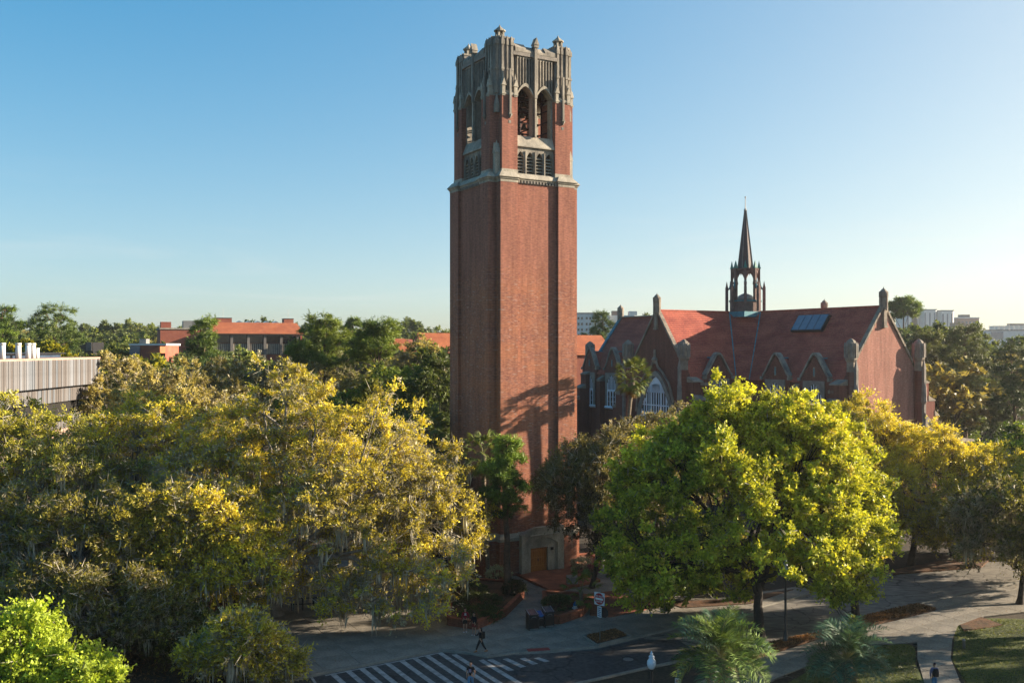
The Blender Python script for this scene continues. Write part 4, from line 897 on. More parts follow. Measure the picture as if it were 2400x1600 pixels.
# curved pale garden wall and hedges at right
def arc_wall(name, label, cat, px, Y, r, a0, a1, h, m, th=.4):
    o = bld(name, label, px, Y, cat=cat); n = 14; rings = []
    for i in range(n+1):
        a = R(a0+(a1-a0)*i/n); c, s = math.cos(a), math.sin(a)
        rings.append([(r*c, r*s, 0), (r*c, r*s, h), ((r-th)*c, (r-th)*s, h), ((r-th)*c, (r-th)*s, 0)])
    b = MB(); b.loft(rings); b.build('wall', m, o); return o
arc_wall('curved_wall', 'pale curved garden wall beside the hedge at the right edge', 'wall', 2390, 178, 7.0, 150, 300, 2.0, M['white'], 1.2)
# ============================================================ TREES AND PLANTS
def leaf_mat(name, trans=.35, rough=.5, spec=.25, gain=1.0):
    m, nt, b = nodes(name); L = nt.links.new
    at_ = N(nt, "ShaderNodeAttribute"); at_.attribute_name = 'col'
    b.inputs['Roughness'].default_value = rough; b.inputs['Specular IOR Level'].default_value = spec
    L(at_.outputs['Color'], b.inputs['Base Color'])
    tr = N(nt, "ShaderNodeBsdfTranslucent"); sc = N(nt, "ShaderNodeVectorMath", operation='MULTIPLY'); sc.inputs[1].default_value = (1.25, 1.15, .6)
    L(at_.outputs['Color'], sc.inputs[0]); L(sc.outputs[0], tr.inputs[0])
    mx = N(nt, "ShaderNodeMixShader"); mx.inputs[0].default_value = trans
    out = [n for n in nt.nodes if n.type == 'OUTPUT_MATERIAL'][0]
    L(b.outputs[0], mx.inputs[1]); L(tr.outputs[0], mx.inputs[2]); L(mx.outputs[0], out.inputs[0]); return m
M['leaf'] = leaf_mat('leaf'); M['needle'] = leaf_mat('needle', .2); M['moss'] = leaf_mat('moss', .25, .9, .05); M['frond'] = leaf_mat('frond', .25, .55, .2)

def quads_mesh(name, P, col, m):
    """P: (n,4,3) quads, col: (n,3)"""
    n = len(P); K_ = P.shape[1]; me = bpy.data.meshes.new(name)
    me.vertices.add(K_*n); me.vertices.foreach_set('co', P.astype(np.float32).ravel())
    me.loops.add(K_*n); me.loops.foreach_set('vertex_index', np.arange(K_*n, dtype=np.int32))
    me.polygons.add(n); me.polygons.foreach_set('loop_start', np.arange(0, K_*n, K_, dtype=np.int32))
    me.update(calc_edges=True)
    ca = me.color_attributes.new('col', 'FLOAT_COLOR', 'POINT')
    c = np.ones((K_*n, 4), np.float32); c[:, :3] = np.repeat(col, K_, axis=0)*ALB*1.18; ca.data.foreach_set('color', c.ravel())
    me.materials.append(m); return me
def unit(v): return v/np.maximum(np.linalg.norm(v, axis=-1, keepdims=True), 1e-9)
def noise3(p, rng, n=10, f=1.0):
    """cheap smooth random field in about -1..1"""
    s = np.zeros(len(p))
    for _ in range(n):
        k = rng.normal(size=3)*f; s += np.sin(p@k+rng.uniform(0, 6.28))
    return s/math.sqrt(n/2)/1.4
def leaf_quads(rng, c, d, size, aspect=.5, upbias=.5, sizevar=.4, tri=False):
    """quads with long axis roughly along d"""
    n = len(c); d = unit(d + rng.normal(size=(n, 3))*.7)
    nr = unit(rng.normal(size=(n, 3)) + np.array([0, 0, upbias])); w = unit(np.cross(d, nr))
    s = size*(1+rng.uniform(-sizevar, sizevar, (n, 1))); a = d*s*.5; b = w*s*.5*aspect
    if tri: return np.stack([c-a*1.1-b*.9, c-a*.5+b*1.35, c+a*1.35], axis=1)
    return np.stack([c-a, c+b, c+a, c-b], axis=1)
def sample_tips(rng, ells, n, lobes=.16, under=.35, shell=.35):
    out = []; areas = np.array([(e[3]*e[4]+e[4]*e[5]+e[3]*e[5]) for e in ells]); pr = areas/areas.sum()
    k = rng.choice(len(ells), size=n*4, p=pr); d = unit(rng.normal(size=(n*4, 3)))
    E = np.array(ells)[k]; c = E[:, :3]; r = E[:, 3:]
    rad = 1-np.abs(rng.normal(size=n*4))*shell*.5
    rad = np.clip(rad, .25, 1.05)*(1+lobes*noise3(d*2.6+c*.3, rng, 12, 1.5))
    p = c+d*r*rad[:, None]
    ok = np.ones(n*4, bool)
    for e in ells:
        q = (p-np.array(e[:3]))/np.array(e[3:]); ok &= ~((np.linalg.norm(q, axis=1) < .62))
    ok &= (rng.uniform(size=n*4) < np.where(d[:, 2] < -.15, under, 1.0)); ok &= p[:, 2] > .6
    return p[ok][:n], d[ok][:n]
def kmeans(rng, p, k, it=6):
    c = p[rng.choice(len(p), k, replace=False)]
    for _ in range(it):
        l = np.argmin(((p[:, None]-c[None])**2).sum(2), axis=1)
        for i in range(k):
            if (l == i).any(): c[i] = p[l == i].mean(0)
    return l, c
def bez(a, b, c, n): 
    t = np.linspace(0, 1, n)[:, None]; return (1-t)**2*a+2*t*(1-t)*b+t*t*c
def wiggle(rng, pts, s):
    q = pts.copy(); q[1:-1] += rng.normal(size=q[1:-1].shape)*s; return q
def skeleton(rng, tips, base, top, r0, K=8, K2=5, droop=.0, twig=True, fork=None):
    b = MB()
    tr = wiggle(rng, bez(np.array(base, float), (np.array(base)+np.array(top))/2+rng.normal(size=3)*[.3,.3,0], np.array(top, float), 6), r0*.12)
    b.tube([tuple(p) for p in tr], [r0*1.35]+[r0*(1-.07*i) for i in range(1, 6)], 8)
    l, c = kmeans(rng, tips, min(K, len(tips))); top = np.array(top, float)
    for i in range(len(c)):
        P = tips[l == i]
        if len(P) == 0: continue
        e = c[i]*.82+top*.18; mid = (top+e)/2+np.array([0, 0, np.linalg.norm(e-top)*.14]); start = tr[-1] if rng.uniform() < .6 else tr[-2]
        limb = wiggle(rng, bez(start, mid, e, 8), .22+.02*r0); rl = r0*(.34+.22*rng.uniform())
        b.tube([tuple(p) for p in limb], [rl*(1-.085*j) for j in range(8)], 6)
        kk = min(K2, len(P)); l2, c2 = kmeans(rng, P, kk, 4)
        for j in range(len(c2)):
            Q = P[l2 == j]
            if len(Q) == 0: continue
            s = limb[rng.integers(4, 8)]; e2 = c2[j]; m2 = (s+e2)/2+rng.normal(size=3)*.3+np.array([0, 0, .25])
            br = wiggle(rng, bez(s, m2, e2, 6), .12); rb_ = rl*.42
            b.tube([tuple(p) for p in br], [max(rb_*(1-.14*q), .025) for q in range(6)], 5)
            if twig:
                for q in Q[:14]:
                    s3 = br[rng.integers(2, 6)]; m3 = (s3+q)/2+rng.normal(size=3)*.2
                    t3 = bez(s3, m3, q, 4); b.tube([tuple(p) for p in t3], [.035, .028, .02, .012], 3)
    return b
def foliage(rng, tips, dirs, style):
    """clumps of leaves on short sprays round every tip"""
    n = len(tips); S = style; tw = S['sprays']; lp = S['leaves']; tot = n*tw*lp
    od = unit(dirs*np.array([1, 1, .6])+np.array([0, 0, S.get('lift', .2)]))
    sd = unit(np.repeat(od, tw, 0)*S.get('out', .8)+rng.normal(size=(n*tw, 3))*np.array([1, 1, S.get('flat', .7)]))
    ln = S['rad']*(.5+rng.uniform(size=(n*tw, 1))*.8)*np.repeat(.7+rng.uniform(size=(n, 1))*.7, tw, 0)
    t = rng.uniform(0, 1, (n*tw, lp, 1))**.8
    c = np.repeat(tips, tw, 0)[:, None]+sd[:, None]*ln[:, None]*t + rng.normal(size=(n*tw, lp, 3))*S.get('jit', .1)
    c[:, :, 2] -= (t[:, :, 0]**2)*ln*S.get('droop', .15)
    c = c.reshape(-1, 3); d = np.repeat(sd, lp, 0)
    P = leaf_quads(rng, c, d, S['size'], S.get('aspect', .5), S.get('up', .0), .4, True)
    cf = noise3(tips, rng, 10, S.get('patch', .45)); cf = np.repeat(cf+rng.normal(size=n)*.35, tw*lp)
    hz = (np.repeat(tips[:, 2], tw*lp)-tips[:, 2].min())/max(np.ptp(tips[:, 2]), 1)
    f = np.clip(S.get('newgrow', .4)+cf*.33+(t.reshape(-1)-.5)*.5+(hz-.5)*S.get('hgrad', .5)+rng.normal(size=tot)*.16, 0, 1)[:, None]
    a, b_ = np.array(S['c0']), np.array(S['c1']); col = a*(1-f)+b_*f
    if 'c2' in S:
        g2 = (np.repeat(np.repeat(noise3(tips+50, rng, 8, .35)*.6, tw)+rng.normal(size=n*tw)*.7, lp) > S.get('c2t', .8))[:, None]; col = np.where(g2, np.array(S['c2'])*(.7+.6*f), col)
    col = col*(1+rng.normal(size=(tot, 1))*.16)*np.repeat(1+rng.normal(size=(n, 1))*.13, tw*lp, 0)
    kt = S.get('twigs', 3)
    if kt:      # bare pale twiglets, one sliver each
        q = np.repeat(tips, kt, 0)+rng.normal(size=(n*kt, 3))*.25; d2 = unit(np.repeat(od, kt, 0)*.5+rng.normal(size=(n*kt, 3))); l2 = rng.uniform(.4, 1.1, (n*kt, 1))*S['rad']*1.1
        w2 = unit(np.cross(d2, rng.normal(size=(n*kt, 3))))*S.get('tww', .028); T3 = np.stack([q-w2, q+w2, q+d2*l2], axis=1); P = np.concatenate([P, T3]); tc_ = np.array(S.get('twc', (.42,.385,.33)))*(1+rng.normal(size=(n*kt, 1))*.2); col = np.concatenate([col, tc_])
    return P, np.clip(col, .004, .9)
def moss_quads(rng, pts, n, lmin=.5, lmax=2.4, col=(.40,.37,.29)):
    k = rng.choice(len(pts), n); base = pts[k]; P = []; C_ = []
    m = 7; b0 = np.repeat(base, m, 0)+rng.normal(size=(n*m, 3))*[.16, .16, .1]; L_ = np.repeat(rng.uniform(lmin, lmax, n), m)*rng.uniform(.45, 1, n*m)
    a = rng.uniform(0, 6.28, n*m); w = np.stack([np.cos(a), np.sin(a), 0*a], 1)*rng.uniform(.03, .085, (n*m, 1))
    mid = b0+np.stack([rng.normal(size=n*m)*.05, rng.normal(size=n*m)*.05, -L_*.5], 1); end = b0+np.stack([rng.normal(size=n*m)*.08, rng.normal(size=n*m)*.08, -L_], 1)
    Q = np.stack([b0, mid+w, end, mid-w], 1); c = np.array(col)*(1+rng.normal(size=(n*m, 1))*.22); return Q, np.clip(c, .01, .6)
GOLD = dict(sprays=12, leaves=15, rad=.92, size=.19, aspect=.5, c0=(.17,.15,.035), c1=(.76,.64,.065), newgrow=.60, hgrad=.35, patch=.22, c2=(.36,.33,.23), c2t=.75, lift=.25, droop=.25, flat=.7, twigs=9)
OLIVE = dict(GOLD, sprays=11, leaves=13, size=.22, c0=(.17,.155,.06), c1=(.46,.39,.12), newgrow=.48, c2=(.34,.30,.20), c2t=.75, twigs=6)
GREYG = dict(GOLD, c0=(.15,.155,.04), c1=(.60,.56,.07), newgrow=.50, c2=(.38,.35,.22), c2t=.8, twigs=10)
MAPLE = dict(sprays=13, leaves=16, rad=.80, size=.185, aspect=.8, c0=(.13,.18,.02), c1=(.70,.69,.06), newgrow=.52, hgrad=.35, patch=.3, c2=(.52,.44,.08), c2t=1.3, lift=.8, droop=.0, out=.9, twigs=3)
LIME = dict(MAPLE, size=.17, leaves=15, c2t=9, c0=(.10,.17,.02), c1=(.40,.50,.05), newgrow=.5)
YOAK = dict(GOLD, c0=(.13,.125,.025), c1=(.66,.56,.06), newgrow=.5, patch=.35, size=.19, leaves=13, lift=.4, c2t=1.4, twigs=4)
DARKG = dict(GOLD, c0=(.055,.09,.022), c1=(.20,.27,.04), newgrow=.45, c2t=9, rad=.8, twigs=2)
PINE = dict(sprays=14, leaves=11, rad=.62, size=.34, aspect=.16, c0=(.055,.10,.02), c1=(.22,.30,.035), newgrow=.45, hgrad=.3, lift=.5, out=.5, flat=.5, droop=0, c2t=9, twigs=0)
def build_tree(name, label, cat, pos, ells, ntips, style, seed, r0=.3, toph=3.0, bark='bark', moss=0, group=None, K=9, K2=5, name_leaf='crown', toploc=None, twig=True, lobes=.2, under=.35, leafm='leaf', trunkbase=None, shell=.35):
    rng = np.random.default_rng(seed)
    tips, dirs = sample_tips(rng, ells, ntips, lobes, under, shell)
    t = thing(name, label, cat, (pos[0], pos[1], 0), 0, group)
    top = toploc if toploc is not None else (rng.normal()*.4, rng.normal()*.4, toph)
    sk_ = skeleton(rng, tips, trunkbase or (0, 0, -.1), top, r0, K, K2, twig=twig)
    sk_.build('trunk', M[bark], t, True)
    P, c = foliage(rng, tips, dirs, style); newobj(name_leaf, quads_mesh(name_leaf, P, c, M[leafm]), t)
    if moss:
        lo = tips[tips[:, 2] < np.percentile(tips[:, 2], 75)]; Q, c = moss_quads(rng, lo, moss); o = newobj('spanish_moss', quads_mesh('spanish_moss', Q, c, M['moss']), t); o["kind"] = 'stuff'
    return t
def X_(px, Y): return (px-CX)/F*Y
def Zp(py, Y): return HC-(py-HY)/F*Y

# ---- great moss-hung oaks on the left
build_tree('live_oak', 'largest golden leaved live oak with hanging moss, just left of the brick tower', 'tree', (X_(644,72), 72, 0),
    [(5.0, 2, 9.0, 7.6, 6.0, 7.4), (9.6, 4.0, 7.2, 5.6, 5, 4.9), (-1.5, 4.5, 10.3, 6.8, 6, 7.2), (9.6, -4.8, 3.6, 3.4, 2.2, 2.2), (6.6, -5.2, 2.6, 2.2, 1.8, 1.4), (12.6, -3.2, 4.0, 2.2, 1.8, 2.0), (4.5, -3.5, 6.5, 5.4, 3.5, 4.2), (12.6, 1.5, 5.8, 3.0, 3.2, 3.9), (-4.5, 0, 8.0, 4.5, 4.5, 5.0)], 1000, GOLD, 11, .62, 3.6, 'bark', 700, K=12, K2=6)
build_tree('live_oak', 'golden green live oak with pale bare limbs, between the largest oak and the panelled block', 'tree', (X_(330,80), 80, 0),
    [(2, 0, 9.6, 8.2, 6, 6.8), (-5.2, -3, 8.4, 5.2, 4.5, 5.4), (7, -3.5, 8.2, 5.0, 3.5, 4.8)], 640, dict(GOLD, newgrow=.44), 12, .5, 4.5, 'bark', 240, K=10)
build_tree('live_oak', 'yellow grey live oak at the left edge, in front of the panelled block', 'tree', (X_(40,74), 74, 0),
    [(0, 0, 9.0, 6.8, 5.5, 6.6), (5.2, -2, 7.9, 5.0, 4, 5.0), (-5, -2, 8, 4, 4, 5)], 520, GREYG, 13, .5, 4.0, 'bark', 240)
build_tree('live_oak', 'shaded mossy live oak filling the gap low down at the left', 'tree', (X_(215,66), 66, 0),
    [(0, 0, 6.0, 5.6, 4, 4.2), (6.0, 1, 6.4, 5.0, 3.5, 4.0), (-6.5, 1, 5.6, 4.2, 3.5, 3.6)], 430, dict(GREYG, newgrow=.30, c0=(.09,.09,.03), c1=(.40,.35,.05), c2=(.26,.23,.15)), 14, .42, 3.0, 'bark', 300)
build_tree('live_oak', 'low golden live oak whose sprays reach out above the road near the bottom edge', 'tree', (X_(560,57), 57, 0),
    [(0.6, 0, 2.3, 2.2, 1.8, 1.5), (-1.8, .4, 1.6, 1.6, 1.4, 1.1), (2.2, .5, 1.2, 1.6, 1.3, .8), (-.3, .2, 3.4, 1.0, 1, .8)], 190, dict(GOLD, newgrow=.6), 15, .14, 1.2, 'bark', 60, K=6, K2=4, lobes=.34)
build_tree('live_oak', 'mossy live oak hanging over the straw covered ground left of the road', 'tree', (X_(455,67), 67, 0),
    [(1.0, 0, 6.4, 4.6, 3.0, 3.6), (-2.0, -1, 4.4, 3.6, 2.5, 2.4), (3.9, -1, 5.0, 3.0, 2.2, 2.6)], 360, dict(GOLD, newgrow=.42), 16, .33, 3.4, 'bark', 280, K=8)
build_tree('live_oak', 'dim mossy oak behind the bright lime tree at the bottom left', 'tree', (X_(270,60), 60, 0),
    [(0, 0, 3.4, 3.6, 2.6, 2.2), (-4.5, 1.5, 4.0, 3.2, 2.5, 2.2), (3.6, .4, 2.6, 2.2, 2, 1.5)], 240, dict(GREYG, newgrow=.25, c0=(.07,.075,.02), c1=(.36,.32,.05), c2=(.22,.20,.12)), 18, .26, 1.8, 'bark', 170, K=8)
build_tree('lime_maple', 'bright lime green young tree in the bottom left corner', 'tree', (X_(70,54), 54, 0),
    [(-.3, 0, 3.5, 2.0, 2.0, 1.7), (2.9, -1.0, 1.9, 2.1, 1.6, 1.2), (.6, -1.5, 2.0, 2.0, 1.6, 1.2), (-2, -2, 2.2, 2.0, 1.6, 1.6)], 250, LIME, 17, .15, 1.6, 'bark', K=7, lobes=.34)
# ---- middle distance, left
mids = [
 ('grey_oak', 'brownish grey oak standing behind the left end of the panelled block', 290, 118, [(0,0,12.6,6.5,5.5,6.2)], 170, dict(OLIVE, newgrow=.5), 0),
 ('grey_oak', 'grey brown oak with bare pale branches rising over the left canopy', 400, 100, [(0,0,12.4,5.5,5,5.6),(4,0,11,3.5,3.5,4)], 200, dict(OLIVE, newgrow=.5), 30),
 ('grey_oak', 'wide mossy oak just below the left half of the long orange roof', 535, 122, [(0,0,12.4,7.0,6,6.0)], 210, dict(OLIVE, newgrow=.6, c1=(.22,.19,.06)), 60),
 ('grey_oak', 'mossy oak below the right half of the long orange roof', 665, 126, [(0,0,12.8,6.5,6,6.2)], 200, dict(OLIVE, newgrow=.6, c1=(.25,.22,.06)), 60),
 ('broad_evergreen', 'bright green bushy evergreen behind the crest of the largest oak', 735, 100, [(0,0,11.0,4.6,4,5.4),(-4,0,9.5,3.5,3,4.2)], 230, dict(DARKG, c0=(.035,.065,.012), c1=(.15,.20,.025)), 0),
 ('broad_evergreen', 'dark rounded evergreen left of the conical one', 800, 96, [(0,0,10.4,3.0,3,4.6)], 140, DARKG, 0),
 ('conical_evergreen', 'olive green cone shaped evergreen in the middle of the dark trees', 862, 96, [(0,0,9.5,3.6,3.2,5.4),(0,0,13.2,1.9,1.8,3.2)], 220, dict(DARKG, c0=(.045,.06,.012), c1=(.19,.20,.03)), 0),
 ('broad_evergreen', 'dark evergreen with layered branches left of the tower shaft', 940, 104, [(0,0,12.4,3.8,3.6,6.2),(2,0,10,3.4,3.4,5)], 260, DARKG, 0),
 ('broad_evergreen', 'dark evergreen touching the left edge of the tower shaft', 1020, 100, [(0,0,11.4,3.3,3.4,7.6)], 230, dict(DARKG, c1=(.09,.12,.03)), 0),
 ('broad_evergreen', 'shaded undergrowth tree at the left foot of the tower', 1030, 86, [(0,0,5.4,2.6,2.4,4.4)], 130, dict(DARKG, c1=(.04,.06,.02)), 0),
 ('olive_oak', 'olive brown oak in front of the small orange roofs left of the tower', 985, 135, [(0,0,13.5,5.5,5,6.8),(5,0,12.5,4,4,6)], 200, OLIVE, 0),
 ('olive_oak', 'pale olive oak behind the trunks of the tall pines', 800, 150, [(0,0,13,8,6,6.2)], 170, dict(OLIVE, c1=(.17,.19,.06)), 0),
]
for nm, lab, px, Y, e, n, st, ms in mids:
    build_tree(nm, lab, 'tree', (X_(px, Y), Y, 0), e, n, dict(st, size=st['size']*1.35, leaves=11), 100+int(px), .3, 5.0, 'bark' if 'oak' in nm else 'bark_dark', ms, K=7, K2=4, twig='oak' in nm)
# bare twiggy tree
rng = np.random.default_rng(77); bt_ = thing('bare_tree', 'leafless pale twiggy tree left of the tower above the shaded palm', 'tree', (X_(965, 91), 91, 0))
tips, dirs = sample_tips(rng, [(0,0,10.6,3.0,2.4,3.6)], 210, .2, .1, .8); skeleton(rng, tips, (0,0,0), (0,0,5), .2, 9, 6).build('trunk', M['bark'], bt_)
# ---- pines
def pine(label, px, Y, ztop, cw, zlow, seed, style=PINE, lean=0.0, group=None, n=None, plates=7, name='pine_tree'):
    rng = np.random.default_rng(seed); t = thing(name, label, 'tree', (X_(px, Y), Y, 0), 0, group); ells = []
    for i in range(plates):
        f = i/(plates-1); z = zlow+(ztop-zlow-.6)*f; r = cw*(.55+.45*math.sin(math.pi*(.25+.6*f)))*rng.uniform(.45, .7); a = rng.uniform(0, 6.28); dd = cw*(1-f*.75)*rng.uniform(.35, .75)
        ells.append((dd*math.cos(a)+lean*f, dd*math.sin(a)*.8, z, r, r, r*.38))
    n = n or 110; tips, dirs = sample_tips(rng, ells, n, .2, .4, .8)
    top = (lean, 0, ztop-.8); b = MB(); tr = wiggle(rng, bez(np.array([0, 0, 0.]), np.array([lean*.3, 0, ztop*.5]), np.array(top, float), 9), .1)
    r0 = .24+.006*ztop; b.tube([tuple(p) for p in tr], [r0*(1.1-.11*i) for i in range(9)], 7)
    for e in ells:
        zz = e[2]-.5; k = min(8, max(1, int(8*zz/ztop))); s = tr[k]; c = np.array(e[:3]); b.tube([tuple(p) for p in bez(s, (s+c)/2+np.array([0, 0, .3]), c, 5)], [.10, .085, .07, .05, .03], 5)
        near_ = tips[np.argsort(((tips-c)**2).sum(1))[:8]]
        for q in near_: b.tube([tuple(c), tuple((c+q)/2+rng.normal(size=3)*.1), tuple(q)], [.035, .025, .012], 3)
    b.build('trunk', M['bark_pine'], t, True)
    P, c = foliage(rng, tips, dirs, style); newobj('crown', quads_mesh('crown', P, c, M['needle']), t); return t
big = dict(PINE, size=.42, rad=.85, aspect=.15)
pine('tall pine with a flat spreading crown right of the long orange roof', 762, 130, 24.6, 4.8, 17.5, 201, dict(big, c1=(.19,.24,.03)), n=190, plates=9)
pine('tall pine with a leaning bare trunk, second right of the long orange roof', 868, 125, 23.6, 4.2, 18.5, 202, dict(big, c1=(.20,.26,.03)), lean=1.6, n=150)
pine('small distant pine standing up between the two tall pines', 826, 240, 27.5, 3.2, 22.5, 203, dict(big, size=.7), n=60, plates=5)
pine('pine in front of the left end of the long orange roof', 478, 160, 24.8, 3.8, 17.0, 204, big, n=140)
pine('spreading pine at the far left with airy flat branches', 110, 170, 27.0, 6.8, 19.0, 205, dict(big, c1=(.15,.20,.05)), lean=1.5, n=170, plates=9)
pine('thin pine at the left edge of the picture', 5, 165, 27.2, 4.0, 18.0, 206, big, n=90)
pine('tall pine in front of the white block right of the tower', 1413, 230, 28.6, 4.6, 19.0, 207, dict(big, c1=(.12,.18,.05)), n=170, plates=8)
pine('long trunked pine right of the brick hall with open layered crown', 2262, 150, 23.2, 5.4, 8.5, 208, dict(big, c0=(.035,.05,.02), c1=(.15,.18,.05)), n=330, plates=14)
pine('flat topped pine rising behind the right gable of the brick hall', 2118, 235, 32.0, 5.2, 27.6, 209, dict(big, size=.7), n=120, plates=6)
pine('tall dark pine touching the right end of the brick hall', 2172, 158, 22.6, 4.8, 9.0, 210, dict(big, c0=(.03,.045,.02), c1=(.17,.19,.05)), n=300, plates=12)
pine('pine with a crooked limb at the right edge of the picture', 2385, 140, 20.0, 4.8, 9.0, 211, dict(big, c1=(.11,.13,.05)), lean=-1, n=200, plates=9)
pine('small bright green pine at the front of the tower beside the palm', 1187, 76.8, 13.1, 2.1, 7.0, 212, dict(PINE, size=.30, rad=.50, sprays=12, leaves=14, c0=(.045,.09,.015), c1=(.20,.29,.035)), n=150, plates=9)
# yellow green broadleaf at far left and friends
build_tree('yellow_green_tree', 'yellow green feathery tree behind the white roof pipes', 'tree', (X_(105,150), 150, 0), [(0,0,16.5,4.6,4,4.6),(3.5,0,14.5,4,4,4)], 150, dict(MAPLE, size=.42, leaves=11, c0=(.10,.12,.01), c1=(.40,.36,.02)), 301, .3, 8, 'bark_dark', K=6, twig=False)
build_tree('broad_evergreen', 'dark green tree under the airy pine at the far left', 'tree', (X_(20,150), 150, 0), [(0,0,15.5,5.4,4,4.6)], 120, dict(DARKG, size=.4, c1=(.11,.14,.03)), 302, .3, 8, 'bark_dark', K=6, twig=False)
# ---- right side
build_tree('olive_oak', 'dull olive oak overlapping the right edge of the tower', 'tree', (X_(1385,80), 80, 0),
    [(1.2, 0, 7.8, 3.6, 3.4, 5.4), (3.6, .5, 9.4, 3.2, 2.6, 4.4), (-2.0, -.3, 8.8, 2.2, 2.2, 3.4), (-.4, .4, 7.4, 2.2, 2, 3.0)], 520, dict(OLIVE, size=.16, leaves=15, c0=(.055,.055,.024), c1=(.21,.18,.06)), 21, .24, 3.4, 'bark_dark', 40, lobes=.2)
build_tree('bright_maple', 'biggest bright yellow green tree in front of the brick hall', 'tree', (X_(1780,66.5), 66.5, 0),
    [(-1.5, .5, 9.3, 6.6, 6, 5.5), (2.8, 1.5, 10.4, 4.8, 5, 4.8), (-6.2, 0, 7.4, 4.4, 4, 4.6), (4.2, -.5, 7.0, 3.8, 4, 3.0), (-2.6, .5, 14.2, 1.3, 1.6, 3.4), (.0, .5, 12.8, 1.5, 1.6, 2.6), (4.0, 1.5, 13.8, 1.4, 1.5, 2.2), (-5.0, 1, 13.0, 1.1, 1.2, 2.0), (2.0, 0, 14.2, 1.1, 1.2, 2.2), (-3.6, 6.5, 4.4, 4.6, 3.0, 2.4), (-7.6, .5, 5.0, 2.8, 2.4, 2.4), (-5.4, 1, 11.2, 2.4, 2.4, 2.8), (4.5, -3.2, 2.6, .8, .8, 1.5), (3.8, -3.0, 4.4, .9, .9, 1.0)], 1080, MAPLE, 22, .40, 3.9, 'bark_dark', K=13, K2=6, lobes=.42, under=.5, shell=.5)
build_tree('bright_maple', 'smaller bright green tree at the right flank of the biggest one, trunk beside the road', 'tree', (X_(2006,70.7), 70.7, 0),
    [(-1.8, .2, 8.0, 3.9, 3.4, 5.0), (-3.6, 0, 11.8, 3.0, 3, 3.4), (.2, 1.0, 4.9, 2.4, 2.0, 2.0)], 480, MAPLE, 23, .34, 3.4, 'bark_dark', K=8, lobes=.4, under=.5, shell=.5)
build_tree('olive_oak', 'grey olive oak behind the left shoulder of the biggest bright tree, below the traceried window', 'tree', (X_(1545,100), 100, 0), [(0, 0, 8.8, 4.6, 3.6, 4.6), (-3.6, 0, 7.6, 3.2, 3, 3.9), (3.5, 0, 8.4, 3.4, 3, 4.2)], 360, dict(OLIVE, c1=(.36,.33,.11)), 31, .26, 4, 'bark_dark', 60)
build_tree('shrub_tree', 'shadowy low tree under the golden oak at the right', 'tree', (X_(2230,93), 93, 0), [(0, 0, 2.6, 3.6, 2.4, 2.2), (4.5, 1, 3.0, 3.2, 2.4, 2.6)], 240, dict(DARKG, c1=(.16,.19,.03)), 32, .12, 1.6, 'bark_dark', K=6)
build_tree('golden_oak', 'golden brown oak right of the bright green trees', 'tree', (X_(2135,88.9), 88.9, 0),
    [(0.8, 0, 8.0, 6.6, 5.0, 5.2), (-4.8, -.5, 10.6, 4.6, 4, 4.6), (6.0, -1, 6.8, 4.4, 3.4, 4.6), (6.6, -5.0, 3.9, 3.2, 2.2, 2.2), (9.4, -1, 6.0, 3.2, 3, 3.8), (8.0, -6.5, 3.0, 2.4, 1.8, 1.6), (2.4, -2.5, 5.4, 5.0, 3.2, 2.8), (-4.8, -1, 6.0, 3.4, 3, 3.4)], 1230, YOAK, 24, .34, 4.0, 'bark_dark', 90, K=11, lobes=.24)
build_tree('green_oak', 'shadowy green oak at the right edge above the pale path', 'tree', (X_(2385,91), 91, 0),
    [(0, 0, 7.0, 4.0, 3.6, 4.8), (-1.5, -1.5, 4.8, 2.8, 2.4, 2.4), (2.5, -1, 9.4, 2.8, 2.6, 3.0), (-4.2, -8, 4.0, 2.4, 1.8, 1.8), (-3.4, -11.5, 3.2, 2.8, 1.5, 2.1), (-1.0, -12.5, 4.4, 2.4, 1.6, 2.6), (-.5, -6, 6.5, 3, 3, 3)], 430, dict(MAPLE, c0=(.06,.11,.015), c1=(.46,.56,.04), newgrow=.42), 25, .3, 3, 'bark_dark', 0)
build_tree('drooping_oak', 'dark olive oak whose boughs droop over the paving at the right edge', 'tree', (39.6, 75.0, 0),
    [(0, 0, 6.4, 3.0, 2.4, 3.0), (-2.2, -.5, 4.6, 2.0, 1.6, 1.8), (-3.4, .6, 6.6, 1.8, 1.6, 1.6)], 230, dict(OLIVE, c0=(.07,.08,.02), c1=(.34,.33,.05), newgrow=.4, twigs=2), 33, .26, 3.2, 'bark_dark', 60, K=8, lobes=.4)
build_tree('grey_shrub_tree', 'grey green small leaved tree in front of the low annexe', 'tree', (X_(2180,104), 104, 0), [(0, 0, 7.4, 2.9, 2.6, 4.0)], 170, dict(GREYG, c0=(.09,.09,.045), c1=(.27,.25,.12)), 26, .2, 3, 'bark', K=6)
build_tree('broad_evergreen', 'dark dense tree behind the annexe, left of the long pine trunk', 'tree', (X_(2215,165), 165, 0), [(0, 0, 8.5, 5.4, 4, 7.4)], 190, dict(DARKG, size=.42, rad=1.2), 27, .3, 4, 'bark_dark', K=6, twig=False)
build_tree('broad_evergreen', 'dark dense tree right of the long pine trunk', 'tree', (X_(2300,172), 172, 0), [(0, 0, 7.0, 4.4, 4, 7.0)], 150, dict(DARKG, size=.42, rad=1.1, c1=(.09,.12,.03)), 28, .3, 4, 'bark_dark', K=6, twig=False)
build_tree('young_tree', 'slim tree with a pale trunk beside the curving path right of the tower', 'tree', (X_(1463,79), 79, 0), [(0, 0, 6.8, 1.8, 1.8, 2.4)], 90, dict(DARKG, c1=(.08,.11,.02)), 29, .10, 4.4, 'bark', K=5)
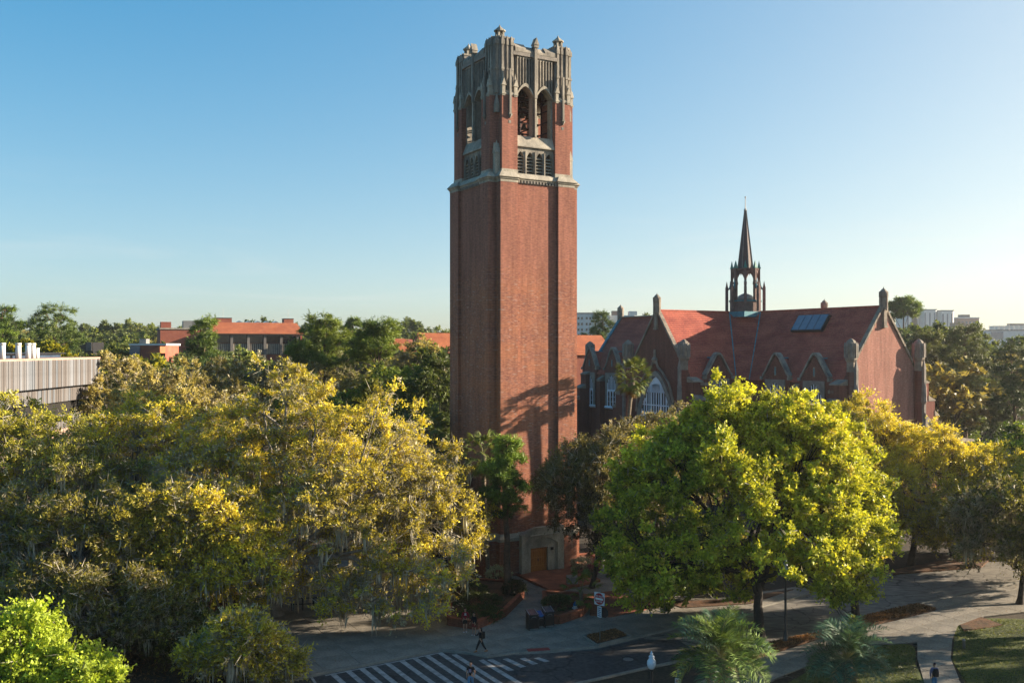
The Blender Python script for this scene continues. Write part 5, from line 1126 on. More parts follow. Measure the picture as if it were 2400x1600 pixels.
build_tree('shrub_tree', 'dark green low tree at the bend of the path, right of the tower', 'tree', (X_(1530,76), 76, 0), [(0, 0, 2.4, 2.6, 2.0, 2.0), (4.0, 0, 3.0, 2.6, 2.0, 2.4)], 170, dict(MAPLE, c0=(.05,.10,.01), c1=(.20,.28,.02)), 30, .10, 1.4, 'bark_dark', K=5)
# trees beyond the right border of the picture whose long shadows cross the lawn and road
for i, (x, y, r_, h) in enumerate(((42.5, 67.5, 4.5, 7.5), (58, 67, 5.5, 9), (47, 58, 5, 6.5), (76, 66, 5.5, 9), (37.5, 53.5, 4, 5.5))):
    build_tree('roadside_oak', ['spreading oak beside the road, beyond the right edge', 'tall oak farther along the road, beyond the right edge', 'oak on the lawn, beyond the right edge', 'farthest oak along the road, beyond the right edge', 'small oak nearest the viewer, beyond the right edge'][i], 'tree', (x, y, 0),
        [(0, 0, h, r_, r_*.9, h*.55)], 125, dict(MAPLE, size=.34, leaves=9, sprays=9), 400+i, .35, 3.5, 'bark_dark', K=8, twig=False)

# ---- distant tree belt: five kinds, copied
def proto(nm, ells, n, st, seed, bark='bark_dark'):
    t = build_tree(nm, None, 'tree', (0, 0, 0), ells, n, st, seed, .35, 8, bark, K=5, K2=3, twig=False); return t
D1 = dict(DARKG, twigs=0, size=.85, rad=1.5, sprays=7, leaves=9, jit=.25)
protos = [proto('far_tree', [(0,0,17,6,5.5,6.5),(4,0,14,4.5,4,5)], 70, dict(D1, c0=(.06,.08,.02), c1=(.20,.24,.05)), 501),
          proto('far_tree', [(0,0,15.5,7,6,6)], 70, dict(D1, c0=(.11,.10,.04), c1=(.36,.31,.09)), 502),
          proto('far_tree', [(0,0,20,4.6,4.5,3.2),(2,0,16.5,4,4,2.2),(-2.5,0,17.5,3.4,3.4,2.0)], 60, dict(D1, c0=(.05,.07,.02), c1=(.19,.24,.05)), 503),
          proto('far_tree', [(0,0,14.5,6.5,6,5.5),(-4,0,13,4,4,4)], 70, dict(D1, c0=(.10,.12,.02), c1=(.40,.38,.04)), 504),
          proto('far_tree', [(0,0,18,5.0,5,7.5)], 70, dict(D1, c0=(.05,.07,.02), c1=(.15,.19,.05)), 505)]
rf = random.Random(21); first = [True]*5; spots = []
for Y, dpx, jit, zb in ((142, 40, 8, .80), (172, 38, 8, .88), (215, 30, 10, .92), (270, 25, 12, 1.0), (350, 20, 20, 1.08), (470, 15, 30, 1.26)):
    px = -110+rf.uniform(0, 20)
    while px < 2520:
        ok = True; YY = Y+rf.uniform(-jit, jit)
        if 1420 < px < 2150 and YY < 400: ok = False
        if 1050 < px < 1350: ok = False
        if 1350 <= px <= 1420 and YY < 225: ok = False
        if 1350 <= px <= 1500 and YY > 225: ok = ok and YY < 330 and rf.random() < .3
        if 470 < px < 730 and YY < 175: ok = False
        if 470 < px < 730 and YY < 300 and rf.random() < .0: ok = False
        if 380 < px < 740 and 235 < YY < 300: ok = False
        if 380 < px < 720 and 175 < YY < 235: zz = .86
        if px < 300 and YY < 168: ok = False
        if 2220 < px and YY < 205: ok = False
        if 2060 < px and YY > 420: ok = False
        if ok: spots.append((px, YY, zb*(.94 if (380 < px < 720 and YY < 240) else 1)))
        px += dpx*rf.uniform(.75, 1.3)
kinds = ['dark green rounded tree of the distant belt', 'brownish olive tree of the distant belt', 'flat layered pine of the distant belt', 'yellow green tree of the distant belt', 'tall dark tree of the distant belt']
used = [0]*5
for px, Y, z in spots:
    k = rf.choice((0, 1, 1, 2, 3, 4)) if Y < 250 else rf.choice((0, 0, 1, 2, 2, 4))
    o = protos[k] if used[k] == 0 else copy_tree(protos[k]); used[k] += 1
    s = z*rf.uniform(.86, 1.12)*.98
    if Y > 300: s *= 1.0
    if px < 1050 and Y < 300: s *= .95
    if px > 2150 and Y > 250: s *= .72
    o.location = (X_(px, Y), Y, 0); o.scale = (s*rf.uniform(.9, 1.25), s, s); o.rotation_euler = (0, 0, rf.uniform(0, 6.28))
    o["label"] = kinds[k]; o["category"] = 'tree'; o["group"] = 'distant belt: '+kinds[k].split(' of ')[0]+'s'
# far woodland beyond the belt
rng = np.random.default_rng(900); n = 26000
Yw = rng.uniform(600, 2600, n); Xw = (rng.uniform(-150, 2550, n)-CX)/F*Yw; hw_ = 20+5*noise3(np.stack([Xw*.03, Yw*.03, 0*Xw], 1), rng, 8, 1)+rng.normal(size=n)*2.0
kp = ~((Xw > X_(2050, 1)*Yw) & (Yw < 760)) & ~((Xw > X_(1340, 1)*Yw) & (Xw < X_(1510, 1)*Yw) & (Yw < 520))
c = np.stack([Xw, Yw, np.abs(hw_)], 1)[kp]; c[:, 2] = c[:, 2]*.9+c[:, 1]*.006+rng.uniform(-6, 0, len(c))
P = leaf_quads(rng, c, rng.normal(size=(len(c), 3)), 9.0, .8, .6); cl = np.array((.06,.075,.03))*(1+rng.normal(size=(len(c), 1))*.3)
wd = newobj('woodland', quads_mesh('woodland', P, np.clip(cl, .01, .3), M['leaf'])); wd["kind"] = 'stuff'

# ============================================================ PALMS
def fan_frond(seed, L=1.5, R_=.75, col=(.10,.14,.03), tipc=(.30,.26,.08), fold=.35, nseg=22, sag=.5):
    rng = np.random.default_rng(seed); Q = []; C_ = []
    pet = np.array([[L*t, 0, -sag*.12*t*t] for t in np.linspace(0, 1, 4)])
    for i in range(3):
        w = np.array([0, .018, 0]); Q.append([pet[i]-w, pet[i]+w, pet[i+1]+w, pet[i+1]-w]); C_.append((.16,.17,.06))
    h = pet[-1]
    for k in range(nseg):
        a = (k/(nseg-1)-.5)*R(210); ln = R_*(.75+.25*math.cos(a*.6))*rng.uniform(.9, 1.08)
        d = np.array([math.cos(a), math.sin(a)*(1-fold*.4), -abs(math.sin(a))*fold+rng.uniform(-.08, .08)]); d /= np.linalg.norm(d)
        m_ = h+d*ln*.55; e = h+d*ln; e[2] -= sag*ln*.35*rng.uniform(.6, 1.3); sd_ = np.cross(d, [0, 0, 1]); sd_ = sd_/np.linalg.norm(sd_)*.045+np.array([0, 0, rng.uniform(-.02, .02)])
        Q.append([h, m_-sd_, e, m_+sd_]); f = rng.uniform(0, 1); C_.append(tuple(np.array(col)*(1-f*.5)+np.array(tipc)*f*.5))
    return quads_mesh('frond', np.array(Q), np.array(C_), M['frond'])
def pinnate_frond(seed, L=2.2, col=(.10,.15,.09), arch=.9, nl=40, ll=.72):
    rng = np.random.default_rng(seed); Q = []; C_ = []
    def pt(t): return np.array([L*(t-.18*t*t), 0, L*(.42*t-arch*.62*t*t)])
    for i in range(8):
        a, b_ = pt(i/8), pt((i+1)/8); w = np.array([0, .02*(1-i/9), 0]); Q.append([a-w, a+w, b_+w, b_-w]); C_.append((.20,.20,.10))
    for i in range(nl):
        t = .2+.8*i/nl; p = pt(t); tg = pt(min(t+.05, 1.05))-pt(t-.03); tg /= np.linalg.norm(tg)
        for s in (-1, 1):
            l = ll*(math.sin(math.pi*min(t*1.02, 1))**.5*.8+.25)*rng.uniform(.85, 1.1); d = tg*.7+np.array([0, s*.9, .5+rng.uniform(-.35, .25)])+rng.normal(size=3)*.12; d /= np.linalg.norm(d)
            w = tg*.024; m_ = p+d*l*.5; e = p+d*l; e[2] -= l*.22; Q.append([p, m_-w, e, m_+w]); C_.append(tuple(np.array(col)*rng.uniform(.5, 1.6)*(1+.5*t)))
    return quads_mesh('frond', np.array(Q), np.array(C_), M['frond'])
fans = [fan_frond(i, col=(.075,.115,.022), tipc=(.24,.24,.06)) for i in range(3)]; dead = [fan_frond(20+i, L=.9, R_=.8, col=(.25,.15,.06), tipc=(.42,.27,.11), sag=1.6, fold=.9) for i in range(2)]
def fan_palm(label, px, Y, zc, n, base=None, scale=1.0, meshes=fans, skirt=10, r=.19, seed=1, bend=None):
    rng = random.Random(seed); x = X_(px, Y); bx = base if base is not None else x
    t = thing('fan_palm', label, 'palm', (bx, Y, 0)); b = MB(); dx = x-bx; bd = bend if bend is not None else dx
    pts = [(0, 0, 0), (dx*.25, 0, zc*.3), (bd*.6, 0, zc*.55), (dx*.85, 0, zc*.8), (dx, 0, zc)]
    b.tube([tuple(p) for p in bez(np.array(pts[0], float), np.array((bd, 0, zc*.5)), np.array(pts[4], float), 9)], [r*1.2]+[r]*6+[r*1.15, r*1.3], 9); b.build('trunk', M['bark_palm'], t, True)
    for i in range(n):
        f = (i+.5)/n; el = R(85)-R(140)*f**.85; az = i*2.39996+rng.uniform(-.2, .2); o = newobj('frond', rng.choice(meshes), t)
        s = scale*rng.uniform(.85, 1.12); o.location = (dx, 0, zc+.1); o.rotation_euler = (rng.uniform(-.3, .3), -el, az); o.scale = (s, s, s)
    for i in range(skirt):
        o = newobj('dead_frond', rng.choice(dead), t); o.location = (dx, 0, zc-.15); o.rotation_euler = (0, R(55+rng.uniform(-12, 22)), i*6.283/skirt+rng.uniform(-.3, .3)); s = scale*rng.uniform(.85, 1.1); o.scale = (s, s, s)
    return t
fan_palm('sunlit fan palm on a curved pale trunk in front of the big traceried window', 1483, 87.6, Zp(885, 87.6), 46, X_(1464, 87.6), .92, skirt=16, seed=3, bend=-.4)
fan_palm('fan palm behind the small pine at the front of the tower', 1133, 81.5, Zp(1066, 81.5), 34, X_(1147, 81.5), .98, skirt=8, seed=4)
fan_palm('shaded fan palm in the dark gap left of the tower', 993, 90, Zp(1010, 90), 36, None, 1.25, skirt=22, seed=5)
fan_palm('small fan palm beside the path right of the brick apron', 1362, 73, 1.6, 20, None, .8, skirt=2, r=.13, seed=6)
pins = [pinnate_frond(40+i, 2.5, col=(.10,.15,.035), arch=.8+.25*i) for i in range(3)]; pinb = [pinnate_frond(50+i, 2.5, col=(.05,.095,.055), arch=.8+.25*i) for i in range(3)]
deadp = pinnate_frond(61, 2.3, col=(.26,.17,.08), arch=1.3, nl=30, ll=.5)
def feather_palm(label, px, Y, zc, n, meshes, seed, scale=1.0, r=.24):
    rng = random.Random(seed); t = thing('feather_palm', label, 'palm', (X_(px, Y), Y, 0))
    b = MB(); b.tube([(0, 0, 0), (.05, 0, zc*.5), (0, 0, zc)], [r*1.3, r, r*1.4], 9); b.build('trunk', M['bark_palm'], t, True)
    for i in range(n):
        f = (i+.5)/n; el = R(70)-R(95)*f; az = i*2.39996+rng.uniform(-.25, .25); o = newobj('frond', rng.choice(meshes), t); s = scale*rng.uniform(.85, 1.12)
        o.location = (0, 0, zc); o.rotation_euler = (rng.uniform(-.5, .5), -el+rng.uniform(-.15, .15), az); o.scale = (s, s*rng.uniform(.8, 1.2), s)
    for i in range(7):
        o = newobj('dead_frond', deadp, t); o.location = (0, 0, zc-.1); o.rotation_euler = (rng.uniform(-.3, .3), R(50+rng.uniform(-10, 20)), i*.9+rng.uniform(-.3, .3)); o.scale = (.8*scale,)*3
    return t
feather_palm('partly sunlit feather palm at the bottom edge, right of the street lamp', 1690, 52.5, Zp(1540, 52.5), 56, pins+pinb[:1], 7, 1.3)
feather_palm('blue green shaded feather palm at the bottom edge under the bright tree', 1985, 54.0, Zp(1545, 54), 50, pinb, 8, 1.18)

# ============================================================ SHRUBS AND BEDDING
def shrub(label, px, py, rx, rz, style, seed, n=60, name='shrub', z=.1, ry=None, cat='shrub'):
    x, y = gp(px, py); rng = np.random.default_rng(seed); t = thing(name, label, cat, (x, y, z))
    tips, dirs = sample_tips(rng, [(0, 0, rz*1.0+.45, rx, ry or rx, rz)], n, .1, .6, .4); tips[:, 2] -= .35
    b = MB()
    for q in tips[:14]: b.tube([(0, 0, 0), tuple(q*.5), tuple(q)], [.03, .02, .01], 3)
    b.build('stem', M['bark_dark'], t); P, c = foliage(rng, tips, dirs, style); newobj('foliage', quads_mesh('foliage', P, c, M['leaf']), t); return t
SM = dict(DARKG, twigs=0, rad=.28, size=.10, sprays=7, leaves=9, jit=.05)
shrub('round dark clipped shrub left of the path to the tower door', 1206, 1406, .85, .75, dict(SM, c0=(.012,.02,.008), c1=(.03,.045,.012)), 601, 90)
shrub('white flowering shrub at the right foot of the tower', 1362, 1345, .9, .6, dict(SM, c0=(.12,.14,.06), c1=(.50,.50,.36), newgrow=.5), 602, 50)
shrub('pink flowering shrub next to the white one by the tower', 1388, 1350, .6, .4, dict(SM, c0=(.06,.09,.02), c1=(.45,.12,.20), newgrow=.5), 603, 30)
shrub('pale flowering shrub between the pine trunk and the tower wall', 1166, 1372, 1.0, .7, dict(SM, c0=(.12,.14,.05), c1=(.46,.46,.30), newgrow=.5), 604, 50)
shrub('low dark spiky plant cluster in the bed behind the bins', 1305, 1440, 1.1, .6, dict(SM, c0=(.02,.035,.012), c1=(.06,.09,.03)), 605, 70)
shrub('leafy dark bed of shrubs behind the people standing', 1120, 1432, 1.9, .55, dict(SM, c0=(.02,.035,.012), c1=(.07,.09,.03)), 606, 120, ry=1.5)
shrub('bright magenta azalea under the mossy oaks at the left', 180, 1490, .6, .4, dict(SM, c0=(.25,.02,.10), c1=(.60,.03,.25), newgrow=.6), 607, 30)
shrub('red azalea deep under the oaks, above the magenta one', 213, 1345, .9, .5, dict(SM, c0=(.25,.02,.06), c1=(.65,.04,.12), newgrow=.6), 608, 30)
shrub('rounded green shrub bed at the bend of the path', 1450, 1352, 1.1, .8, dict(SM, c0=(.03,.06,.01), c1=(.16,.22,.02)), 609, 70)
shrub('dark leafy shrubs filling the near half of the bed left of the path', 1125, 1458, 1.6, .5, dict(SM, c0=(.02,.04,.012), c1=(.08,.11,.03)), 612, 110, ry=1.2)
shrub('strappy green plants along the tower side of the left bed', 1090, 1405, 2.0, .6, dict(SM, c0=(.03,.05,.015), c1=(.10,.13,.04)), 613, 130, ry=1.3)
shrub('long clipped dark hedge in front of the orange brick house', 2325, 1045, 4.5, 1.6, dict(SM, size=.3, rad=.6), 610, 120, name='hedge', ry=1.5, cat='hedge')
shrub('sunlit topped hedge at the right edge beyond the maroon car', 2395, 1055, 4.5, 1.4, dict(SM, size=.3, rad=.6, c1=(.08,.12,.02)), 611, 110, name='hedge', ry=1.5, cat='hedge')
# loose grass and straw as real blades
def blades(name, poly, n, h, cols, m, seed, lay=.2, z=.09):
    rng = np.random.default_rng(seed); p = np.array(poly); lo, hi = p.min(0), p.max(0); pts = []
    while sum(len(q) for q in pts) < n:
        q = rng.uniform(lo, hi, (n*2, 2)); ins = np.zeros(len(q), bool)
        for i in range(len(p)):
            a, b_ = p[i], p[(i+1) % len(p)]; cnd = ((a[1] > q[:, 1]) != (b_[1] > q[:, 1])); xx = (b_[0]-a[0])*(q[:, 1]-a[1])/(b_[1]-a[1]+1e-12)+a[0]; ins ^= cnd & (q[:, 0] < xx)
        pts.append(q[ins])
    q = np.concatenate(pts)[:n]; c = np.column_stack([q, np.full(n, z+h*.3)]); d = unit(rng.normal(size=(n, 3))*[1, 1, lay]+[0, 0, lay*2])
    P = leaf_quads(rng, c, d, h, .2, .3); col = np.array(cols)[rng.integers(0, len(cols), n)]*(1+rng.normal(size=(n, 1))*.2)
    o = newobj(name, quads_mesh(name, P, np.clip(col, .01, .6), m)); o["kind"] = 'stuff'; return o
blades('grass', [gp(2240,1472), gp(2305,1453), gp(2400,1455), (42.0, 66.0), (34.0, 50.0), (24.8, 50.0), gp(2232,1550)], 16000, .14, [(.10,.13,.02), (.16,.17,.03), (.06,.08,.015)], M['leaf'], 701, .5)
blades('grass', [gp(2144,1514), gp(2050,1517), gp(1950,1545), (13.5, 53.0), (14.0, 50.0), (22.0, 50.0), gp(2144,1560)], 9000, .14, [(.09,.12,.02), (.12,.13,.03), (.06,.08,.015)], M['leaf'], 702, .5)
ST = [(.24,.12,.055), (.17,.085,.045), (.32,.18,.09), (.10,.055,.03)]
blades('pine_straw', [gp(2050,1442), gp(2100,1430), gp(2149,1419), gp(2196,1431), gp(2120,1449), gp(2060,1461), gp(1965,1478), gp(1975,1462)], 3500, .28, ST, M['moss'], 703, .15, .15)
blades('pine_straw', [gp(1375,1496), gp(1442,1480), gp(1470,1496), gp(1401,1513)], 1800, .22, ST, M['moss'], 704, .15, .20)
blades('pine_straw', [gp(480,1395), gp(560,1392), gp(575,1470), gp(470,1480)], 5000, .26, ST, M['moss'], 705, .15, .18)
blades('pine_straw', [gp(1805,1510), gp(1862,1498), gp(1945,1482), gp(1930,1496), gp(1870,1512), gp(1800,1534)], 2500, .26, ST, M['moss'], 706, .15, .15)
blades('leaf_litter', [gp(20,1600), gp(560,1600), gp(560,1330), gp(20,1330)], 14000, .25, [(.16,.09,.05), (.10,.06,.03), (.07,.06,.03), (.22,.13,.07)], M['moss'], 707, .2, .02)
LL = [(.20,.11,.05), (.13,.08,.04), (.28,.17,.08)]
blades('leaf_litter', plaza, 5000, .09, LL, M['moss'], 708, .1, .13)
blades('leaf_litter', near, 3000, .09, LL, M['moss'], 709, .1, .13)
# sunlit glimpses under the left canopy: pale wall and brick walk
MB().prism([gp(315,1352), gp(385,1352), gp(385,1344), gp(315,1344)], 'z', 0, 1.1).build('low_wall', M['stone_light']); tag(bpy.data.objects['low_wall'], 'pale low wall glimpsed under the oaks at the left', 'wall')
# ============================================================ STREET FURNITURE
FONT = None
def text_mesh(s, size, m, name='lettering', ext=.004):
    cu = bpy.data.curves.new(name, 'FONT'); cu.body = s; cu.size = size; cu.extrude = ext; cu.align_x = 'CENTER'; cu.align_y = 'CENTER'
    o = bpy.data.objects.new(name, cu); COL.objects.link(o); dg = bpy.context.evaluated_depsgraph_get(); me = bpy.data.meshes.new_from_object(o.evaluated_get(dg)); bpy.data.objects.remove(o); me.materials.clear(); me.materials.append(m); return me
M['sign_white'] = pm('sign_white', (.72,.72,.72), (.62,.62,.64), 2, .4, 0, .05)
M['sign_red'] = pm('sign_red', (.45,.02,.02), (.36,.015,.015), 3, .4, 0, .08)
M['ink'] = pm('dark_ink', (.05,.04,.14), None, 3, .5)
sx_, sy_ = gp(1406, 1508)
sg = thing('do_not_enter_sign', 'red and white DO NOT ENTER sign on a grey post in the straw island', 'sign', (sx_, sy_, .2), R(-41))
MB().fr(0, 0, 0, 3.5, .035, .035, 8).build('post', M['metal_grey'], sg, True)
pl = MB().box(-.42, .42, -.065, -.045, 2.45, 3.30).build('plate', M['sign_white'], sg)
dk = MB(); dk.T = Matrix.Translation((0, -.068, 2.875)) @ Matrix.Rotation(R(90), 4, 'X'); dk.fr(0, 0, 0, .006, .39, .39, 32); dk.build('red_disc', M['sign_red'], pl)
MB().box(-.31, .31, -.088, -.080, 2.80, 2.94).build('white_bar', M['sign_white'], pl)
for s, z in (('DO NOT', 3.05), ('ENTER', 2.68)):
    o = newobj('lettering', text_mesh(s, .17, M['sign_white']), pl); o.location = (0, -.082, z); o.rotation_euler = (R(90), 0, 0)
p2_ = MB().box(-.17, .17, -.06, -.045, 1.62, 2.36).build('lower_plate', M['sign_white'], sg)
for i in range(5):
    MB().box(-.12, .12-.03*(i % 2), -.068, -.061, 2.22-i*.13, 2.28-i*.13).build('text_line', M['ink'], p2_)
ob = MB(); ob.T = Matrix.Translation((.28, .12, 1.95)) @ Matrix.Rotation(R(90), 4, 'X'); ob.fr(0, 0, 0, .02, .36, .36, 8); ob.build('rear_octagon', M['metal_black'], sg)
# small sign at the bottom edge
x, y = X_(1589, 53.5), 53.5
s2 = thing('small_sign', 'small white sign with red print at the bottom edge beside the feather palm', 'sign', (x, y, 0), R(-25))
MB().fr(0, 0, 0, 2.2, .03, .03, 8).build('post', M['metal_grey'], s2); MB().box(-.16, .16, -.05, -.035, 1.2, 1.72).build('plate', M['sign_white'], s2)
for i in range(3): MB().box(-.12, .12, -.06, -.052, 1.60-i*.09, 1.65-i*.09).build('text_line', M['sign_red'], s2)
# street lamps
lampw = pm('frosted_globe', (.70,.76,.84), (.62,.68,.78), 2, .25, 0, .04, spec=.6)
def lamp(label, x, y, h, globe=True, parts=True):
    t = thing('street_lamp', label, 'street lamp', (x, y, 0))
    MB().lathe(0, 0, [(.26, 0), (.26, .15), (.17, .3), (.14, .8), (.09, .95), (.075, h-.9), (.06, h-.75), (.13, h-.68), (.15, h-.6)], 12).build('pole', M['metal_black'], t, True)
    MB().lathe(0, 0, [(.13, h-.6), (.21, h-.5), (.255, h-.32), (.24, h-.16), (.15, h-.03), (.12, h+.03)], 14).build('globe', lampw, t, True)
    MB().lathe(0, 0, [(.12, h+.03), (.17, h+.06), (.16, h+.1), (.09, h+.16), (.07, h+.22), (.10, h+.25), (.05, h+.3), (.015, h+.4)], 12).build('cap', lampw, t, True)
    return t
lamp('black street lamp with a white acorn globe at the bottom edge', X_(1527, 53), 53, Zp(1541, 53))
x, y = gp(1841, 1508); lamp('tall black lamp post standing in the straw strip by the big green tree', x, y, 5.4)
# litter and recycling bins
def bin_(label, x, y, rz, w=.72, d=.66, h=1.28, blue=False):
    t = thing('litter_bin', label, 'bin', (x, y, SW), rz, 'row of bins by the path')
    MB().prism([(-d/2, 0), (d/2, 0), (d/2, h), (-d/2, h-.22)], 'x', -w/2, w/2).build('body', M['metal_black'], t)
    b = MB(); b.prism([(-d/2-.03, h-.22), (d/2+.03, h), (d/2+.03, h+.05), (-d/2-.03, h-.17)], 'x', -w/2-.03, w/2+.03); b.build('lid', pm('solar_lid', (.04,.04,.055), (.02,.02,.03), 3, .25, 0, .1, spec=.8) if not blue else pm('blue_lid', (.02,.10,.35), None, 3, .3), t)
    for s in (-1, 1): MB().prism([(-d/2-.03, h-.165), (d/2+.03, h+.055), (d/2+.03, h+.075), (-d/2-.03, h-.145)], 'x', s*w/2*.9-.03, s*w/2*.9+.03).build('lid_rail', M['metal_grey'], t)
    b = MB(); b.tube([(-.17, -d/2-.03, h-.42), (-.12, -d/2-.07, h-.34), (.12, -d/2-.07, h-.34), (.17, -d/2-.03, h-.42)], .018, 5); b.build('handle', M['metal_grey'], t)
    MB().box(-w/2+.07, w/2-.07, -d/2-.02, -d/2-.001, .18, h-.5).build('front_panel', pm('bin_panel', (.025,.022,.022), (.015,.015,.015), 3, .4), t)
    MB().box(-w/2+.05, w/2-.05, -d/2-.10, -d/2-.0, .04, .10).build('foot_pedal', M['metal_grey'], t)
    return t
bx, by = gp(1247, 1477); bin_('left black litter bin with a dark lid at the end of the path', bx, by, R(20))
bx, by = gp(1284, 1470); bin_('right black bin with a bluish lid next to the brick bed', bx, by, R(20))
bx, by = gp(1265, 1473); t = bin_('low middle bin with a bright blue opening between the two black bins', bx, by+.1, R(20), .42, .5, 1.05, True)
MB().box(-.12, .12, -.29, -.252, .78, .9).build('blue_slot', pm('blue_plastic', (.03,.22,.62), None, 3, .3), t)
# hydrant
hx, hy = gp(1348, 1442)
hd = thing('fire_hydrant', 'white fire hydrant with a blue cap at the edge of the brick bed', 'hydrant', (hx, hy, .15), R(-20))
MB().lathe(0, 0, [(.17, 0), (.17, .05), (.12, .06), (.12, .55), (.16, .57), (.16, .62)], 12).build('body', M['white'], hd, True)
MB().lathe(0, 0, [(.16, .62), (.14, .74), (.08, .83), (.04, .86), (.04, .92)], 12).build('cap', pm('blue_enamel', (.02,.14,.38), None, 3, .3), hd, True)
for s, n_2 in ((-1, 1), (1, 1)):
    b = MB(); b.tube([(0, 0, .42), (s*.22, 0, .42)], .06, 8); b.build('side_outlet', M['white'], hd)
b = MB(); b.tube([(0, 0, .38), (0, -.24, .38)], .085, 8); b.build('front_outlet', M['white'], hd)
# bollard on the lawn
x, y = gp(2259, 1521); bo = thing('bollard', 'short pale bollard on the lawn beside the path', 'bollard', (x, y, .09)); MB().lathe(0, 0, [(.10, 0), (.09, .5), (.10, .52), (.07, .6)], 10).build('post', M['panel'], bo, True); MB().fr(0, 0, .52, .62, .11, .08, 10).build('cap', M['metal_grey'], bo)
# iron railing seen under the oak
x, y = gp(735, 1432); rl = thing('railing', 'dark railing under the largest oak, lit ground behind it', 'railing', (x, y, .12), R(8))
for i in range(5): MB().box(-1.6+i*.8-.05, -1.6+i*.8+.05, -.05, .05, 0, .95).build('post', M['metal_black'], rl)
for z in (.45, .9): MB().box(-1.7, 1.7, -.03, .03, z, z+.07).build('rail', M['metal_black'], rl)
# low stone marker in front of the palm
x, y = gp(1341, 1376); mk = thing('stone_marker', 'small slanted grey stone marker in front of the brick apron', 'marker', (x, y, .13), R(10)); MB().prism([(-.3, 0), (.3, 0), (.25, .9), (-.1, .75)], 'x', -.45, .45).build('stone', M['stone_grey'], mk); MB().box(-.35, .35, -.24, -.2, .3, .6).build('plaque', M['metal_grey'], mk)

# cars by the hedge
def car(label, px, py, rz, paint):
    x, y = gp(px, py); t = thing('parked_car', label, 'car', (x, y, 0), rz, 'cars parked by the hedge')
    L = 2.25; b = MB(); prof = [(-L, .35), (-L, .75), (-L+.25, .92), (-1.35, .98), (-.75, 1.42), (.75, 1.46), (1.35, 1.0), (L-.2, .88), (L, .65), (L, .35)]
    b.loft([[(x_, -.86, z_) for x_, z_ in prof], [(x_, -.90, z_ if z_ < 1 else z_) for x_, z_ in prof], [(x_, .90, z_) for x_, z_ in prof]]); b.build('body', paint, t)
    for s in (-1, 1):
        MB().prism([(-1.25, 1.0), (1.2, 1.0), (.7, 1.38), (-.7, 1.36)], 'y', s*.905-.004, s*.905+.004).build('side_window', M['glass_dark'], t)
        for xx in (-1.4, 1.4):
            b = MB(); b.T = Matrix.Translation((xx, s*.86, .34)) @ Matrix.Rotation(R(90), 4, 'X'); b.fr(0, 0, -.11, .11, .34, .34, 16); w = b.build('wheel', M['metal_black'], t)
            b = MB(); b.T = Matrix.Translation((xx, s*.96, .34)) @ Matrix.Rotation(R(90), 4, 'X'); b.fr(0, 0, -.02, .02, .2, .2, 12); b.build('rim', M['metal_grey'], w)
    MB().add([(-1.33, -.75, 1.01), (-1.33, .75, 1.01), (-.78, .7, 1.43), (-.78, -.7, 1.43)], [(0, 1, 2, 3)]).build('rear_window', M['glass_dark'], t)
    MB().add([(1.33, -.75, 1.04), (1.33, .75, 1.04), (.78, .7, 1.47), (.78, -.7, 1.47)], [(0, 1, 2, 3)]).build('windscreen', M['glass_dark'], t)
    for s in (-1, 1): MB().box(L-.02, L+.02, s*.6-.18, s*.6+.18, .62, .76).build('headlight', M['glass_blue'], t)
    return t
def paint(n, c): return pm(n, c, None, 2, .25, 0, .03, spec=.6)
car('maroon car nearest the hedge at the right edge', 2308, 1073, R(5), paint('maroon_paint', (.09,.015,.02)))
car('silver blue car in front of the maroon one', 2330, 1092, R(5), paint('silver_paint', (.28,.34,.42)))
car('bright blue car at the very right edge', 2405, 1082, R(5), paint('blue_paint', (.03,.12,.40)))

# ============================================================ PEOPLE
SKIN = pm('skin', (.42,.24,.16), (.36,.19,.12), 6, .6); HAIR = pm('dark_hair', (.02,.014,.01), None, 8, .7)
def cloth(n, c): return pm(n, c, tuple(x*.75 for x in c), 6, .9, .2, .1)
def skin_mesh(name, vs, es, rad, m, root=0, sub=1):
    me = bpy.data.meshes.new(name); me.from_pydata(vs, es, []); o = bpy.data.objects.new(name, me); COL.objects.link(o)
    md = o.modifiers.new('skin', 'SKIN'); sv = me.skin_vertices[0].data
    for i, r in enumerate(rad): sv[i].radius = (r, r) if not isinstance(r, tuple) else r; sv[i].use_root = (i == root)
    md.use_smooth_shade = True
    s = o.modifiers.new('sub', 'SUBSURF'); s.levels = sub; s.render_levels = sub
    dg = bpy.context.evaluated_depsgraph_get(); out = bpy.data.meshes.new_from_object(o.evaluated_get(dg)); bpy.data.objects.remove(o)
    out.materials.clear(); out.materials.append(m); return out
